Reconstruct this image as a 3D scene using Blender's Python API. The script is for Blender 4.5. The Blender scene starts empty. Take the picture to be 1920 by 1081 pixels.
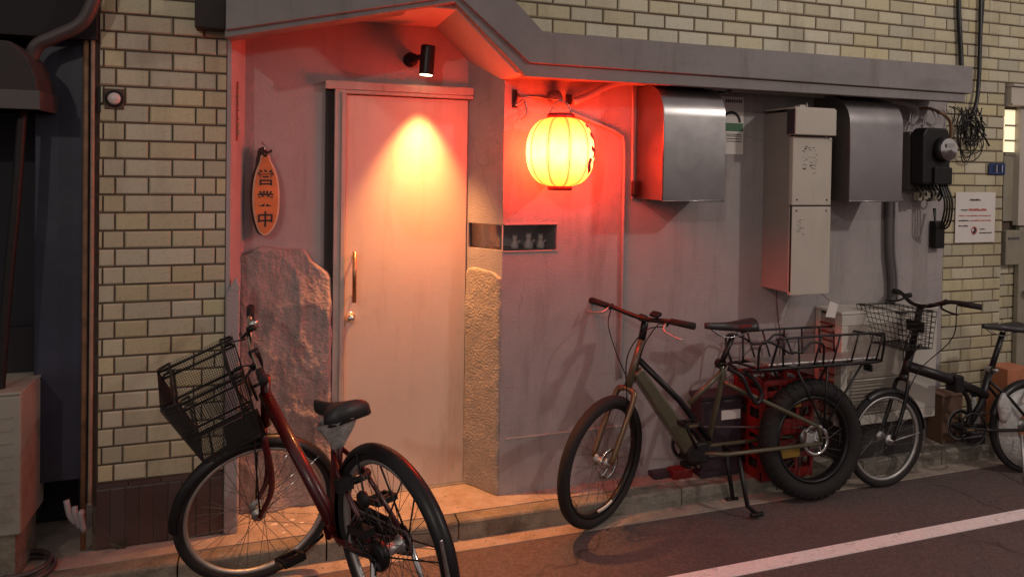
import bpy, math, random
from mathutils import Vector, Matrix
random.seed(7)
R = math.radians
sc = bpy.context.scene
COL = sc.collection

# ------------------------------------------------------------------ camera
cd = bpy.data.cameras.new('camera')
cam = bpy.data.objects.new('camera', cd); COL.objects.link(cam); sc.camera = cam
yaw, pitch, roll = 0.3250226604, 0.0156393469, 0.0148696933
f_ = Vector((math.sin(yaw)*math.cos(pitch), math.cos(yaw)*math.cos(pitch), -math.sin(pitch)))
r0 = Vector((math.cos(yaw), -math.sin(yaw), 0)); u0 = r0.cross(f_)
r_ = r0*math.cos(roll)+u0*math.sin(roll); u_ = -r0*math.sin(roll)+u0*math.cos(roll)
cam.matrix_world = Matrix(((r_.x, u_.x, -f_.x, 0), (r_.y, u_.y, -f_.y, 0), (r_.z, u_.z, -f_.z, 1.636), (0, 0, 0, 1)))
cd.sensor_width = 36; cd.lens = 1332/1920*36
cd.shift_y = -196.8/1920
cd.clip_start = .05; cd.clip_end = 300

# ------------------------------------------------------------------ light
w = bpy.data.worlds.new('World'); sc.world = w; w.use_nodes = True
bg = w.node_tree.nodes['Background']
bg.inputs[0].default_value = (1.0, .85, .815, 1); bg.inputs[1].default_value = .365
sc.view_settings.view_transform = 'Standard'; sc.view_settings.look = 'None'
sc.view_settings.exposure = 0; sc.view_settings.gamma = 1; sc.view_settings.use_curve_mapping = False
sc.cycles.use_denoising = True
sc.cycles.sample_clamp_indirect = 6
sc.cycles.max_bounces = 8

STREET_W = 150
def light(name, kind, loc, power, color, size, target=None, **k):
    l = bpy.data.lights.new(name, kind); l.energy = power; l.color = color
    if kind in ('POINT', 'SPOT'): l.shadow_soft_size = size
    for a, b in k.items(): setattr(l, a, b)
    o = bpy.data.objects.new(name, l); COL.objects.link(o); o.location = loc
    if target is not None:
        o.rotation_euler = (Vector(target)-Vector(loc)).to_track_quat('-Z', 'Y').to_euler()
    return o
light('street_lamp_light', 'SPOT', (4.4, .28, 3.38), STREET_W, (1, .91, .83), .085, (1.6, 3.4, .9), spot_size=R(150), spot_blend=.6)
light('added_pier_fill_light', 'SPOT', (-3.6, -4.6, 4.9), 320, (1, .94, .80), .12, (0, 3.4, 1.2), spot_size=R(70), spot_blend=.5)  # added lamp without a known source, brightens the left brick pier

# ------------------------------------------------------------------ materials
def mat(name, col, rough=.6, metal=0., noise=0., nscale=20., bump=0., bscale=60., var=0., spec=.5, coat=0., dirt=None, emis=None, estr=0, stain=None, speck=None, crack=None):
    m = bpy.data.materials.new(name); m.use_nodes = True
    nt = m.node_tree; N = nt.nodes; L = nt.links; b = N['Principled BSDF']
    b.inputs['Base Color'].default_value = (*col, 1); b.inputs['Roughness'].default_value = rough
    b.inputs['Metallic'].default_value = metal; b.inputs['Specular IOR Level'].default_value = spec
    b.inputs['Coat Weight'].default_value = coat
    tc = N.new('ShaderNodeTexCoord'); out = None
    def mix(fac, a, bb):
        x = N.new('ShaderNodeMix'); x.data_type = 'RGBA'
        L.new(fac, x.inputs[0])
        for s, v in ((6, a), (7, bb)):
            if isinstance(v, tuple): x.inputs[s].default_value = v
            else: L.new(v, x.inputs[s])
        return x.outputs[2]
    cur = (*col, 1)
    if noise:
        n = N.new('ShaderNodeTexNoise'); n.inputs['Scale'].default_value = nscale; n.inputs['Detail'].default_value = 8; n.inputs['Roughness'].default_value = .65
        L.new(tc.outputs['Object'], n.inputs['Vector'])
        rp = N.new('ShaderNodeMapRange'); rp.inputs[1].default_value = .3; rp.inputs[2].default_value = .7
        L.new(n.outputs[0], rp.inputs[0])
        d = tuple(c*(1-noise) for c in col)+(1,); e = tuple(min(1, c*(1+noise*.6)) for c in col)+(1,)
        cur = mix(rp.outputs[0], d, e)
        rr = N.new('ShaderNodeMapRange'); rr.inputs[3].default_value = max(.02, rough-.1); rr.inputs[4].default_value = min(1, rough+.12)
        L.new(n.outputs[0], rr.inputs[0]); L.new(rr.outputs[0], b.inputs['Roughness'])
    if dirt:
        n2 = N.new('ShaderNodeTexNoise'); n2.inputs['Scale'].default_value = dirt[1]; n2.inputs['Detail'].default_value = 10; n2.inputs['Roughness'].default_value = .7
        mp = N.new('ShaderNodeMapping'); mp.inputs['Scale'].default_value = dirt[3] if len(dirt) > 3 else (1, 1, 1)
        L.new(tc.outputs['Object'], mp.inputs[0]); L.new(mp.outputs[0], n2.inputs['Vector'])
        r2 = N.new('ShaderNodeMapRange'); r2.inputs[1].default_value = .52; r2.inputs[2].default_value = .72; r2.inputs[4].default_value = dirt[2]
        L.new(n2.outputs[0], r2.inputs[0]); cur = mix(r2.outputs[0], cur, (*dirt[0], 1))
    if var:
        oi = N.new('ShaderNodeObjectInfo'); hs = N.new('ShaderNodeHueSaturation')
        v = N.new('ShaderNodeMapRange'); v.inputs[3].default_value = 1-var; v.inputs[4].default_value = 1+var*.7
        L.new(oi.outputs['Random'], v.inputs[0]); L.new(v.outputs[0], hs.inputs['Value'])
        mlt = N.new('ShaderNodeMath'); mlt.operation = 'MULTIPLY'; mlt.inputs[1].default_value = 7.31
        fr = N.new('ShaderNodeMath'); fr.operation = 'FRACT'; L.new(oi.outputs['Random'], mlt.inputs[0]); L.new(mlt.outputs[0], fr.inputs[0])
        s = N.new('ShaderNodeMapRange'); s.inputs[3].default_value = .75; s.inputs[4].default_value = 1.15
        L.new(fr.outputs[0], s.inputs[0]); L.new(s.outputs[0], hs.inputs['Saturation'])
        if isinstance(cur, tuple): hs.inputs['Color'].default_value = cur
        else: L.new(cur, hs.inputs['Color'])
        cur = hs.outputs[0]
    gp = None
    if stain or speck or crack: gp = N.new('ShaderNodeNewGeometry')
    if speck:      # stones of the aggregate, each its own shade
        vo = N.new('ShaderNodeTexVoronoi'); vo.inputs['Scale'].default_value = speck[0]; L.new(gp.outputs['Position'], vo.inputs['Vector'])
        sx = N.new('ShaderNodeSeparateColor'); L.new(vo.outputs['Color'], sx.inputs[0])
        rs = N.new('ShaderNodeMapRange'); rs.inputs[1].default_value = .35; rs.inputs[4].default_value = speck[2]; L.new(sx.outputs[0], rs.inputs[0])
        cur = mix(rs.outputs[0], cur, (*speck[1], 1))
    if stain:      # (colour, scale xyz, threshold, amount): runs and blotches of grime across the whole surface
        ns = N.new('ShaderNodeTexNoise'); ns.inputs['Scale'].default_value = 1; ns.inputs['Detail'].default_value = 9; ns.inputs['Roughness'].default_value = .62
        mp = N.new('ShaderNodeMapping'); mp.inputs['Scale'].default_value = stain[1]; L.new(gp.outputs['Position'], mp.inputs[0]); L.new(mp.outputs[0], ns.inputs['Vector'])
        rs = N.new('ShaderNodeMapRange'); rs.inputs[1].default_value = stain[2]; rs.inputs[2].default_value = stain[2]+.16; rs.inputs[4].default_value = stain[3]
        L.new(ns.outputs[0], rs.inputs[0]); cur = mix(rs.outputs[0], cur, (*stain[0], 1))
    if crack:
        wn = N.new('ShaderNodeTexNoise'); wn.inputs['Scale'].default_value = 5; L.new(gp.outputs['Position'], wn.inputs['Vector'])
        va = N.new('ShaderNodeVectorMath'); va.operation = 'SCALE'; va.inputs['Scale'].default_value = .14; L.new(wn.outputs['Color'], va.inputs[0])
        vb = N.new('ShaderNodeVectorMath'); L.new(gp.outputs['Position'], vb.inputs[0]); L.new(va.outputs[0], vb.inputs[1])
        vo = N.new('ShaderNodeTexVoronoi'); vo.feature = 'DISTANCE_TO_EDGE'; vo.inputs['Scale'].default_value = crack[0]; L.new(vb.outputs[0], vo.inputs['Vector'])
        c1 = N.new('ShaderNodeMapRange'); c1.inputs[1].default_value = 0; c1.inputs[2].default_value = crack[1]; c1.inputs[3].default_value = crack[2]; c1.inputs[4].default_value = 0; L.new(vo.outputs['Distance'], c1.inputs[0])
        mk = N.new('ShaderNodeTexNoise'); mk.inputs['Scale'].default_value = 1.3; L.new(gp.outputs['Position'], mk.inputs['Vector'])
        c2 = N.new('ShaderNodeMapRange'); c2.inputs[1].default_value = .5; c2.inputs[2].default_value = .56; L.new(mk.outputs[0], c2.inputs[0])
        cm = N.new('ShaderNodeMath'); cm.operation = 'MULTIPLY'; L.new(c1.outputs[0], cm.inputs[0]); L.new(c2.outputs[0], cm.inputs[1])
        cur = mix(cm.outputs[0], cur, tuple(c*.3 for c in col)+(1,))
    if not isinstance(cur, tuple): L.new(cur, b.inputs['Base Color'])
    if bump:
        n3 = N.new('ShaderNodeTexNoise'); n3.inputs['Scale'].default_value = bscale; n3.inputs['Detail'].default_value = 6
        L.new(tc.outputs['Object'], n3.inputs['Vector'])
        bm = N.new('ShaderNodeBump'); bm.inputs['Strength'].default_value = bump; bm.inputs['Distance'].default_value = .01
        L.new(n3.outputs[0], bm.inputs['Height']); L.new(bm.outputs[0], b.inputs['Normal'])
    if emis:
        b.inputs['Emission Color'].default_value = (*emis, 1); b.inputs['Emission Strength'].default_value = estr
    return m
M = dict(
    brick=mat('cream_glazed_brick', (.50, .435, .285), .42, noise=.13, nscale=14, bump=.12, bscale=45, var=.15, dirt=((.22, .17, .10), 5, .4), stain=((.24, .185, .12), (5, 5, .9), .53, .55)),
    grout=mat('dark_mortar', (.10, .068, .050), .95, noise=.3, nscale=30, bump=.3),
    btile=mat('brown_ceramic_tile', (.085, .042, .036), .45, noise=.3, nscale=18, var=.25, bump=.1, dirt=((.03, .02, .015), 6, .6)),
    bgrout=mat('pale_mortar', (.16, .11, .09), .95, noise=.3),
    render=mat('grey_textured_render', (.36, .315, .31), .8, noise=.12, nscale=5, bump=.55, bscale=150, dirt=((.21, .175, .165), 2.4, .65, (2.6, 1, .55)), stain=((.20, .165, .15), (9, 9, .7), .56, .45), crack=(1.5, .004, .4)),
    render2=mat('grey_smooth_render', (.37, .315, .315), .75, noise=.1, nscale=4, bump=.2, bscale=90, dirt=((.25, .2, .19), 3, .45), stain=((.22, .18, .17), (8, 8, .8), .56, .5)),
    fascia=mat('grey_painted_fascia', (.215, .19, .185), .6, noise=.16, nscale=6, bump=.12, bscale=50, dirt=((.13, .11, .10), 3, .6, (.6, 1, 2.2)), stain=((.11, .085, .07), (11, 11, 1.1), .56, .7)),
    soffit=mat('painted_soffit', (.50, .42, .38), .7, noise=.1, nscale=6, bump=.1),
    darkw=mat('weathered_board_and_shade', (.035, .026, .025), .8, noise=.4, nscale=9),
    door=mat('cream_door_paint', (.56, .47, .40), .45, noise=.05, nscale=3, bump=.06, bscale=30, dirt=((.38, .29, .22), 2.6, .6, (3, 1, .5))),
    frame=mat('door_frame_paint', (.46, .37, .33), .5, noise=.1, nscale=8, dirt=((.2, .14, .1), 9, .5, (3, 3, .6))),
    bronze=mat('bronze_metal', (.35, .2, .12), .35, metal=.9, noise=.1),
    chrome=mat('chrome', (.62, .6, .58), .16, metal=1., noise=.1, nscale=30),
    steel=mat('brushed_stainless', (.33, .31, .305), .3, metal=1., noise=.04, nscale=9, bump=.02, bscale=300, dirt=((.30, .28, .27), 3, .25)),
    alu=mat('dull_aluminium', (.45, .43, .41), .45, metal=.8, noise=.15),
    black=mat('black_satin_metal', (.010, .008, .008), .36, noise=.3, nscale=30, spec=.35),
    spoke=mat('dull_spoke_steel', (.10, .09, .085), .5, metal=.6),
    acbeige=mat('beige_unit_panel', (.34, .29, .245), .5, noise=.1, nscale=5, dirt=((.2, .16, .13), 4, .5)),
    oldwhite=mat('grimy_white_casing', (.28, .25, .205), .6, noise=.15, nscale=5, dirt=((.12, .09, .07), 4, .6)),
    blackm=mat('black_rough_plastic', (.011, .009, .009), .55, noise=.3, nscale=30, bump=.1, spec=.3),
    rubber=mat('tyre_rubber', (.012, .008, .0075), .8, noise=.35, nscale=25, bump=.25, bscale=120),
    leather=mat('saddle_vinyl', (.022, .02, .02), .42, noise=.2, bump=.15, bscale=200),
    redpaint=mat('deep_red_bike_paint', (.062, .0035, .0045), .28, noise=.15, coat=.15),
    olive=mat('olive_bike_paint', (.085, .074, .043), .34, noise=.15, coat=.3),
    copper=mat('bronze_fork_paint', (.18, .115, .065), .34, metal=.5, noise=.15),
    stone=mat('rough_split_stone', (.33, .265, .25), .92, noise=.16, nscale=9, bump=.8, bscale=75, stain=((.16, .12, .11), (7, 7, 2.5), .54, .6), speck=(220, (.36, .29, .27), .35)),
    stone2=mat('pale_split_stone', (.33, .28, .24), .9, noise=.12, nscale=9, bump=.7, bscale=90, speck=(240, (.42, .36, .31), .3), dirt=((.29, .23, .17), 7, .5)),
    concrete=mat('pavement_concrete', (.37, .30, .25), .85, noise=.3, nscale=9, bump=.5, bscale=90, dirt=((.14, .11, .085), 7, .6), stain=((.12, .09, .07), (2.5, 5, 2), .54, .55), speck=(160, (.42, .36, .3), .3), crack=(1.6, .008, .8)),
    kerb=mat('kerb_concrete', (.21, .18, .14), .85, noise=.35, nscale=12, bump=.5, bscale=70, var=.12, dirt=((.07, .06, .04), 5, .8), stain=((.05, .045, .03), (4, 4, 12), .5, .6), speck=(170, (.3, .26, .21), .35)),
    gutter=mat('gutter_concrete', (.33, .26, .215), .85, noise=.3, nscale=10, bump=.4, bscale=80, dirt=((.08, .06, .05), 6, .8)),
    asphalt=mat('asphalt', (.118, .077, .071), .8, noise=.3, nscale=40, bump=.9, bscale=200, dirt=((.08, .056, .052), 1.6, .6), speck=(120, (.20, .145, .135), .42), stain=((.055, .04, .038), (1.3, 2.2, 1), .56, .6), crack=(.8, .006, .9)),
    line=mat('worn_white_road_paint', (.88, .79, .77), .7, noise=.08, nscale=20, bump=.4, bscale=150, stain=((.30, .23, .21), (26, 26, 26), .585, .75), speck=(150, (.6, .5, .48), .35)),
    white=mat('off_white_plastic', (.50, .455, .40), .5, noise=.07, nscale=5, dirt=((.33, .28, .23), 4, .35)),
    ebox=mat('beige_panel_paint', (.47, .41, .35), .45, noise=.06, nscale=5, dirt=((.33, .27, .22), 6, .3, (3, 3, .7))),
    ebox_side=mat('panel_side_paint', (.30, .25, .225), .5, noise=.1, nscale=5),
    grey=mat('grey_plastic_conduit', (.30, .27, .27), .5, noise=.15, nscale=12),
    dgrey=mat('dark_grey_plastic', (.09, .08, .08), .5, noise=.2),
    meter=mat('meter_housing', (.06, .045, .043), .45, noise=.2, nscale=12),
    navy=mat('dark_blue_sheet', (.006, .0065, .012), .7, noise=.4, nscale=3, dirt=((.008, .008, .01), 2, .8)),
    blueg=mat('blue_painted_post', (.026, .027, .048), .5, noise=.35, nscale=4, dirt=((.04, .05, .05), 3, .8)),
    dark=mat('unlit_shop_interior', (.009, .007, .008), .8, noise=.4),
    rust=mat('rusty_copper_pipe', (.22, .115, .06), .5, metal=.2, noise=.4, nscale=16, dirt=((.06, .03, .02), 9, .7)),
    cream=mat('cream_pipe_cover', (.30, .20, .14), .55, noise=.25, nscale=14, dirt=((.14, .08, .05), 8, .6)),
    paper=mat('white_notice_paper', (.66, .6, .56), .7, noise=.04),
    ink=mat('dark_print', (.03, .025, .03), .8),
    redink=mat('red_print', (.42, .07, .06), .8),
    greenp=mat('green_print', (.05, .14, .07), .6),
    bluep=mat('blue_enamel_plate', (.012, .03, .11), .35, noise=.3),
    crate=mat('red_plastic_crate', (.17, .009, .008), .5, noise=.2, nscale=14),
    yellowp=mat('yellow_label', (.5, .3, .05), .6, noise=.2),
    signface=mat('orange_wooden_sign_face', (.66, .20, .06), .5, noise=.28, nscale=7, bump=.1),
    signrim=mat('pale_wood_rim', (.62, .42, .30), .6, noise=.15),
    bark=mat('dark_bark_edge', (.05, .02, .016), .8, noise=.3, bump=.4),
    brownbox=mat('brown_box', (.15, .08, .05), .8, noise=.25, nscale=10),
    cardboard=mat('orange_cardboard', (.45, .16, .08), .7, noise=.15),
    plastic=mat('pale_translucent_plastic', (.42, .40, .38), .3, noise=.25, nscale=40, bump=.6, bscale=50),
    purple=mat('dark_purple_plastic', (.04, .025, .035), .5, noise=.25),
    mailbox=mat('grey_green_box', (.26, .23, .17), .5, noise=.2, nscale=8),
    figure=mat('white_china', (.62, .52, .48), .3),
    white_glass=mat('warm_lit_window', (.7, .65, .5), .4, emis=(1, .80, .50), estr=.95),
    bulb=mat('lamp_lens', (.9, .85, .8), .3, emis=(1, .74, .42), estr=9),
    tape=mat('copper_tape', (.6, .25, .12), .25, metal=1.),
)
# lantern paper: gives off orange light, a little hotter round the middle of its height
def lantern_mat():
    m = bpy.data.materials.new('glowing_lantern_paper'); m.use_nodes = True; nt = m.node_tree; N = nt.nodes; L = nt.links
    N.remove(N['Principled BSDF']); e = N.new('ShaderNodeEmission')
    tc = N.new('ShaderNodeTexCoord'); sp = N.new('ShaderNodeSeparateXYZ'); L.new(tc.outputs['Object'], sp.inputs[0])
    ab = N.new('ShaderNodeMath'); ab.operation = 'ABSOLUTE'; L.new(sp.outputs[2], ab.inputs[0])
    rp = N.new('ShaderNodeValToRGB'); rp.color_ramp.elements[0].color = (25, 2.9, .62, 1); rp.color_ramp.elements[1].color = (11, 1.05, .10, 1)
    rp.color_ramp.elements[0].color = (1, .034, .0095, 1); rp.color_ramp.elements[1].color = (1, .036, .002, 1)
    mr = N.new('ShaderNodeMapRange'); mr.inputs[1].default_value = .03; mr.inputs[2].default_value = .19
    L.new(ab.outputs[0], mr.inputs[0]); L.new(mr.outputs[0], rp.inputs[0]); L.new(rp.outputs[0], e.inputs[0])
    st = N.new('ShaderNodeMapRange'); st.inputs[1].default_value = .02; st.inputs[2].default_value = .19; st.inputs[3].default_value = LANTERN; st.inputs[4].default_value = LANTERN*.20
    L.new(ab.outputs[0], st.inputs[0])
    at = N.new('ShaderNodeMath'); at.operation = 'ARCTAN2'; L.new(sp.outputs[1], at.inputs[0]); L.new(sp.outputs[0], at.inputs[1])
    m5 = N.new('ShaderNodeMath'); m5.operation = 'MULTIPLY_ADD'; m5.inputs[1].default_value = 5; m5.inputs[2].default_value = .6; L.new(at.outputs[0], m5.inputs[0])
    co = N.new('ShaderNodeMath'); co.operation = 'COSINE'; L.new(m5.outputs[0], co.inputs[0])
    ac_ = N.new('ShaderNodeMath'); ac_.operation = 'ABSOLUTE'; L.new(co.outputs[0], ac_.inputs[0])
    pr = N.new('ShaderNodeMapRange'); pr.inputs[2].default_value = .5; pr.inputs[3].default_value = .45; L.new(ac_.outputs[0], pr.inputs[0])
    nz = N.new('ShaderNodeTexNoise'); nz.inputs['Scale'].default_value = 22; L.new(tc.outputs['Object'], nz.inputs['Vector'])
    nr = N.new('ShaderNodeMapRange'); nr.inputs[3].default_value = .7; nr.inputs[4].default_value = 1.25; L.new(nz.outputs[0], nr.inputs[0])
    mu = N.new('ShaderNodeMath'); mu.operation = 'MULTIPLY'; L.new(st.outputs[0], mu.inputs[0]); L.new(pr.outputs[0], mu.inputs[1])
    mv = N.new('ShaderNodeMath'); mv.operation = 'MULTIPLY'; L.new(mu.outputs[0], mv.inputs[0]); L.new(nr.outputs[0], mv.inputs[1])
    L.new(mv.outputs[0], e.inputs[1])
    L.new(e.outputs[0], N['Material Output'].inputs[0]); return m
LANTERN = 74
M['lantern'] = lantern_mat()
def glass_mat():
    m = bpy.data.materials.new('clear_glass'); m.use_nodes = True; nt = m.node_tree; N = nt.nodes; L = nt.links
    N.remove(N['Principled BSDF']); t = N.new('ShaderNodeBsdfTransparent'); g = N.new('ShaderNodeBsdfGlossy'); g.inputs['Roughness'].default_value = .08
    fr = N.new('ShaderNodeFresnel'); mx = N.new('ShaderNodeMixShader'); L.new(fr.outputs[0], mx.inputs[0]); L.new(t.outputs[0], mx.inputs[1]); L.new(g.outputs[0], mx.inputs[2])
    L.new(mx.outputs[0], N['Material Output'].inputs[0]); return m
M['glass'] = glass_mat()

# ------------------------------------------------------------------ helpers
def crom(pts, n=6, closed=False):
    P = [Vector(p) for p in pts]; out = []
    m = len(P); rng = range(m if closed else m-1)
    for i in rng:
        p1, p2 = P[i], P[(i+1) % m]
        p0 = P[(i-1) % m] if (closed or i > 0) else p1*2-p2
        p3 = P[(i+2) % m] if (closed or i < m-2) else p2*2-p1
        for k in range(n):
            t = k/n
            out.append(.5*((2*p1)+(p2-p0)*t+(2*p0-5*p1+4*p2-p3)*t*t+(-p0+3*p1-3*p2+p3)*t**3))
    if not closed: out.append(P[-1])
    return out
class MB:
    def __init__(s, xf=None): s.v = []; s.f = []; s.sm = []; s.xf = xf
    def add(s, vs, fs, smooth=False):
        o = len(s.v); s.v += [Vector(p) for p in vs]; s.f += [tuple(i+o for i in q) for q in fs]; s.sm += [smooth]*len(fs); return s
    def box(s, x0, x1, y0, y1, z0, z1):
        return s.add([(x0, y0, z0), (x1, y0, z0), (x1, y1, z0), (x0, y1, z0), (x0, y0, z1), (x1, y0, z1), (x1, y1, z1), (x0, y1, z1)],
                     [(0, 3, 2, 1), (4, 5, 6, 7), (0, 1, 5, 4), (1, 2, 6, 5), (2, 3, 7, 6), (3, 0, 4, 7)])
    def prism(s, poly, axis, a, b):   # poly in the two other axes
        def P(u, v, t): return {'x': (t, u, v), 'y': (u, t, v), 'z': (u, v, t)}[axis]
        n = len(poly); vs = [P(u, v, a) for u, v in poly]+[P(u, v, b) for u, v in poly]
        return s.add(vs, [tuple(range(n)), tuple(range(2*n-1, n-1, -1))]+[(i, i+n, (i+1) % n+n, (i+1) % n) for i in range(n)])
    def tube(s, pts, r, n=8, closed=False, cap=True, flat=None):
        P = [Vector(p) for p in pts]; m = len(P)
        if m < 2: return s
        rr = r if isinstance(r, (list, tuple)) else [r]*m
        vs = []; up = None
        for i in range(m):
            if closed: t = P[(i+1) % m]-P[(i-1) % m]
            else: t = P[min(i+1, m-1)]-P[max(i-1, 0)]
            if t.length < 1e-9: t = Vector((0, 0, 1))
            t.normalize()
            if up is None:
                up = Vector((0, 0, 1)) if abs(t.z) < .9 else Vector((0, 1, 0))
            a = up-t*up.dot(t)
            if a.length < 1e-6: a = t.orthogonal()
            a.normalize(); up = a; b = t.cross(a)
            for k in range(n):
                an = 2*math.pi*k/n; vs.append(P[i]+(a*math.cos(an)*(flat or 1)+b*math.sin(an))*rr[i])
        fs = []
        for i in range(m if closed else m-1):
            j = (i+1) % m
            for k in range(n): fs.append((i*n+k, i*n+(k+1) % n, j*n+(k+1) % n, j*n+k))
        if not closed and cap: fs += [tuple(range(n-1, -1, -1)), tuple((m-1)*n+k for k in range(n))]
        return s.add(vs, fs, n > 5)
    def cyl(s, a, b, r, n=16, r2=None): return s.tube([a, b], [r, r if r2 is None else r2], n)
    def lathe(s, prof, origin, axis='z', n=32, mod=None):
        vs = []
        O = Vector(origin); m = len(prof)
        for k in range(n):
            a = 2*math.pi*k/n; q = mod(a) if mod else 1
            for rr, h in prof:
                c, d = rr*q*math.cos(a), rr*q*math.sin(a)
                vs.append(O+Vector({'z': (c, d, h), 'y': (c, h, d), 'x': (h, c, d)}[axis]))
        fs = [(k*m+i, ((k+1) % n)*m+i, ((k+1) % n)*m+i+1, k*m+i+1) for k in range(n) for i in range(m-1)]
        return s.add(vs, fs, True)
    def ring(s, c, Rr, r, axis='y', n=48, k=10, a0=0, a1=2*math.pi, squash=1.):
        full = abs(a1-a0-2*math.pi) < 1e-6; vs = []; m = n if full else n+1
        C = Vector(c)
        for i in range(m):
            a = a0+(a1-a0)*i/n
            for j in range(k):
                b = 2*math.pi*j/k; rad = Rr+r*math.cos(b); h = r*squash*math.sin(b)
                vs.append(C+Vector({'y': (rad*math.cos(a), h, rad*math.sin(a)), 'z': (rad*math.cos(a), rad*math.sin(a), h), 'x': (h, rad*math.cos(a), rad*math.sin(a))}[axis]))
        fs = [(i*k+j, i*k+(j+1) % k, ((i+1) % m)*k+(j+1) % k, ((i+1) % m)*k+j) for i in range(n if full else n) for j in range(k)]
        if not full: fs += [tuple(range(k)), tuple(n*k+j for j in range(k-1, -1, -1))]
        return s.add(vs, fs, True)
    def build(s, name, m, parent=None, bevel=0, kind=None, label=None, subsurf=0):
        me = bpy.data.meshes.new(name)
        vs = [s.xf(p) for p in s.v] if s.xf else s.v
        me.from_pydata([tuple(p) for p in vs], [], s.f)
        me.polygons.foreach_set('use_smooth', s.sm)
        me.materials.append(M[m] if isinstance(m, str) else m)
        me.update()
        o = bpy.data.objects.new(name, me); COL.objects.link(o)
        if parent: o.parent = parent
        if bevel:
            b = o.modifiers.new('bevel', 'BEVEL'); b.width = bevel; b.segments = 2; b.limit_method = 'ANGLE'
        if subsurf:
            b = o.modifiers.new('sub', 'SUBSURF'); b.levels = subsurf; b.render_levels = subsurf
        if kind: o['kind'] = kind
        if label: o['label'] = label
        import bmesh
        bm = bmesh.new(); bm.from_mesh(me); bmesh.ops.recalc_face_normals(bm, faces=bm.faces); bm.to_mesh(me); bm.free()
        return o
def tag(o, label=None, cat=None, group=None, kind=None):
    if label: o['label'] = label
    if cat: o['category'] = cat
    if group: o['group'] = group
    if kind: o['kind'] = kind
    return o
def thing(name, label, cat, loc=(0, 0, 0), group=None, kind=None):
    o = bpy.data.objects.new(name, None); COL.objects.link(o); o.location = loc; o.empty_display_size = .1
    return tag(o, label, cat, group, kind)
def inst(name, me, loc, scale, parent, rot=(0, 0, 0)):
    o = bpy.data.objects.new(name, me); COL.objects.link(o); o.parent = parent; o.location = loc; o.scale = scale; o.rotation_euler = rot
    return o
def unit_brick(name, m, b=.035):
    # unit block whose front face (-y) has a chamfered rim; x,z in -.5..+.5, y 0 (front) to 1 (back)
    me = bpy.data.meshes.new(name); bx, bz = b*.42, b
    v = [(-.5, 1, -.5), (.5, 1, -.5), (.5, 1, .5), (-.5, 1, .5), (-.5, .28, -.5), (.5, .28, -.5), (.5, .28, .5), (-.5, .28, .5),
         (-.5+bx, 0, -.5+bz), (.5-bx, 0, -.5+bz), (.5-bx, 0, .5-bz), (-.5+bx, 0, .5-bz)]
    fs = [(8, 9, 10, 11)]+[(4+i, 4+(i+1) % 4, 8+(i+1) % 4, 8+i) for i in range(4)]+[(i, (i+1) % 4, 4+(i+1) % 4, 4+i) for i in range(4)]
    me.from_pydata(v, [], fs); me.materials.append(M[m]); me.update(); return me
BR = [unit_brick('brick', 'brick', .05+.02*i) for i in range(3)]
def bricks(parent, rows, y=3.4, me=None, name='brick', jx=.0062, jz=.0074, depth=.02, org=(0, 0, 0), jit=.0012):
    for z0, z1, xs in rows:
        for a, b in xs:
            if b-a < .012: continue
            w_, h_ = b-a-jx, z1-z0-jz
            o = inst(name, random.choice(me or BR), ((a+b)/2-org[0], y+random.uniform(-jit, jit)-org[1], (z0+z1)/2-org[2]), (w_, depth, h_), parent,
                     (random.gauss(0, .0035), random.gauss(0, .002), random.gauss(0, .004)))

# ------------------------------------------------------------------ ground
PZ, RZ = 0., -.094
MB().add([(-60, -60, RZ-.012), (60, -60, RZ-.012), (60, 60, RZ-.012), (-60, 60, RZ-.012)], [(0, 1, 2, 3)]).build('ground', 'asphalt', kind='structure')
MB().box(-12, 14, -9, 3.108, RZ-.01, RZ).build('road', 'asphalt', kind='structure')
MB().box(-12, 14, 3.108, 3.21, RZ-.01, RZ+.004).build('gutter', 'gutter', kind='structure', bevel=.002)
pv = MB().box(-6, 8, 3.2855, 3.9, -.14, 0).build('pavement', 'concrete', kind='structure')
MB().box(-6, 14, 3.9, 14, -.14, -.004).build('building_floor', 'dark', kind='structure')
# kerb stones
kb = thing('kerb', None, None, (0, 3.20, 0)); kb['kind'] = 'structure'
x = -5.76; i = 0
while x < 7.5:
    L_ = .6
    k = MB().prism([(0, RZ-.006), (.0, -.012), (.006, -.001), (.083, -.001), (.083, -.11)], 'x', x+.003, x+L_-.003).build('kerb_stone', 'kerb', kb, bevel=.004)
    k.location.z = random.uniform(-.002, .001)
    k.location.y = random.uniform(-.002, .002)
    x += L_
# white line on the road
ln = MB().box(-.2, 14, 2.567, 2.648, RZ, RZ+.004).build('road_edge_line', 'line', kind='structure')
MB().box(-12, -.207, 2.567, 2.648, RZ, RZ+.004).build('road_edge_line', 'line', kind='structure')
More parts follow.
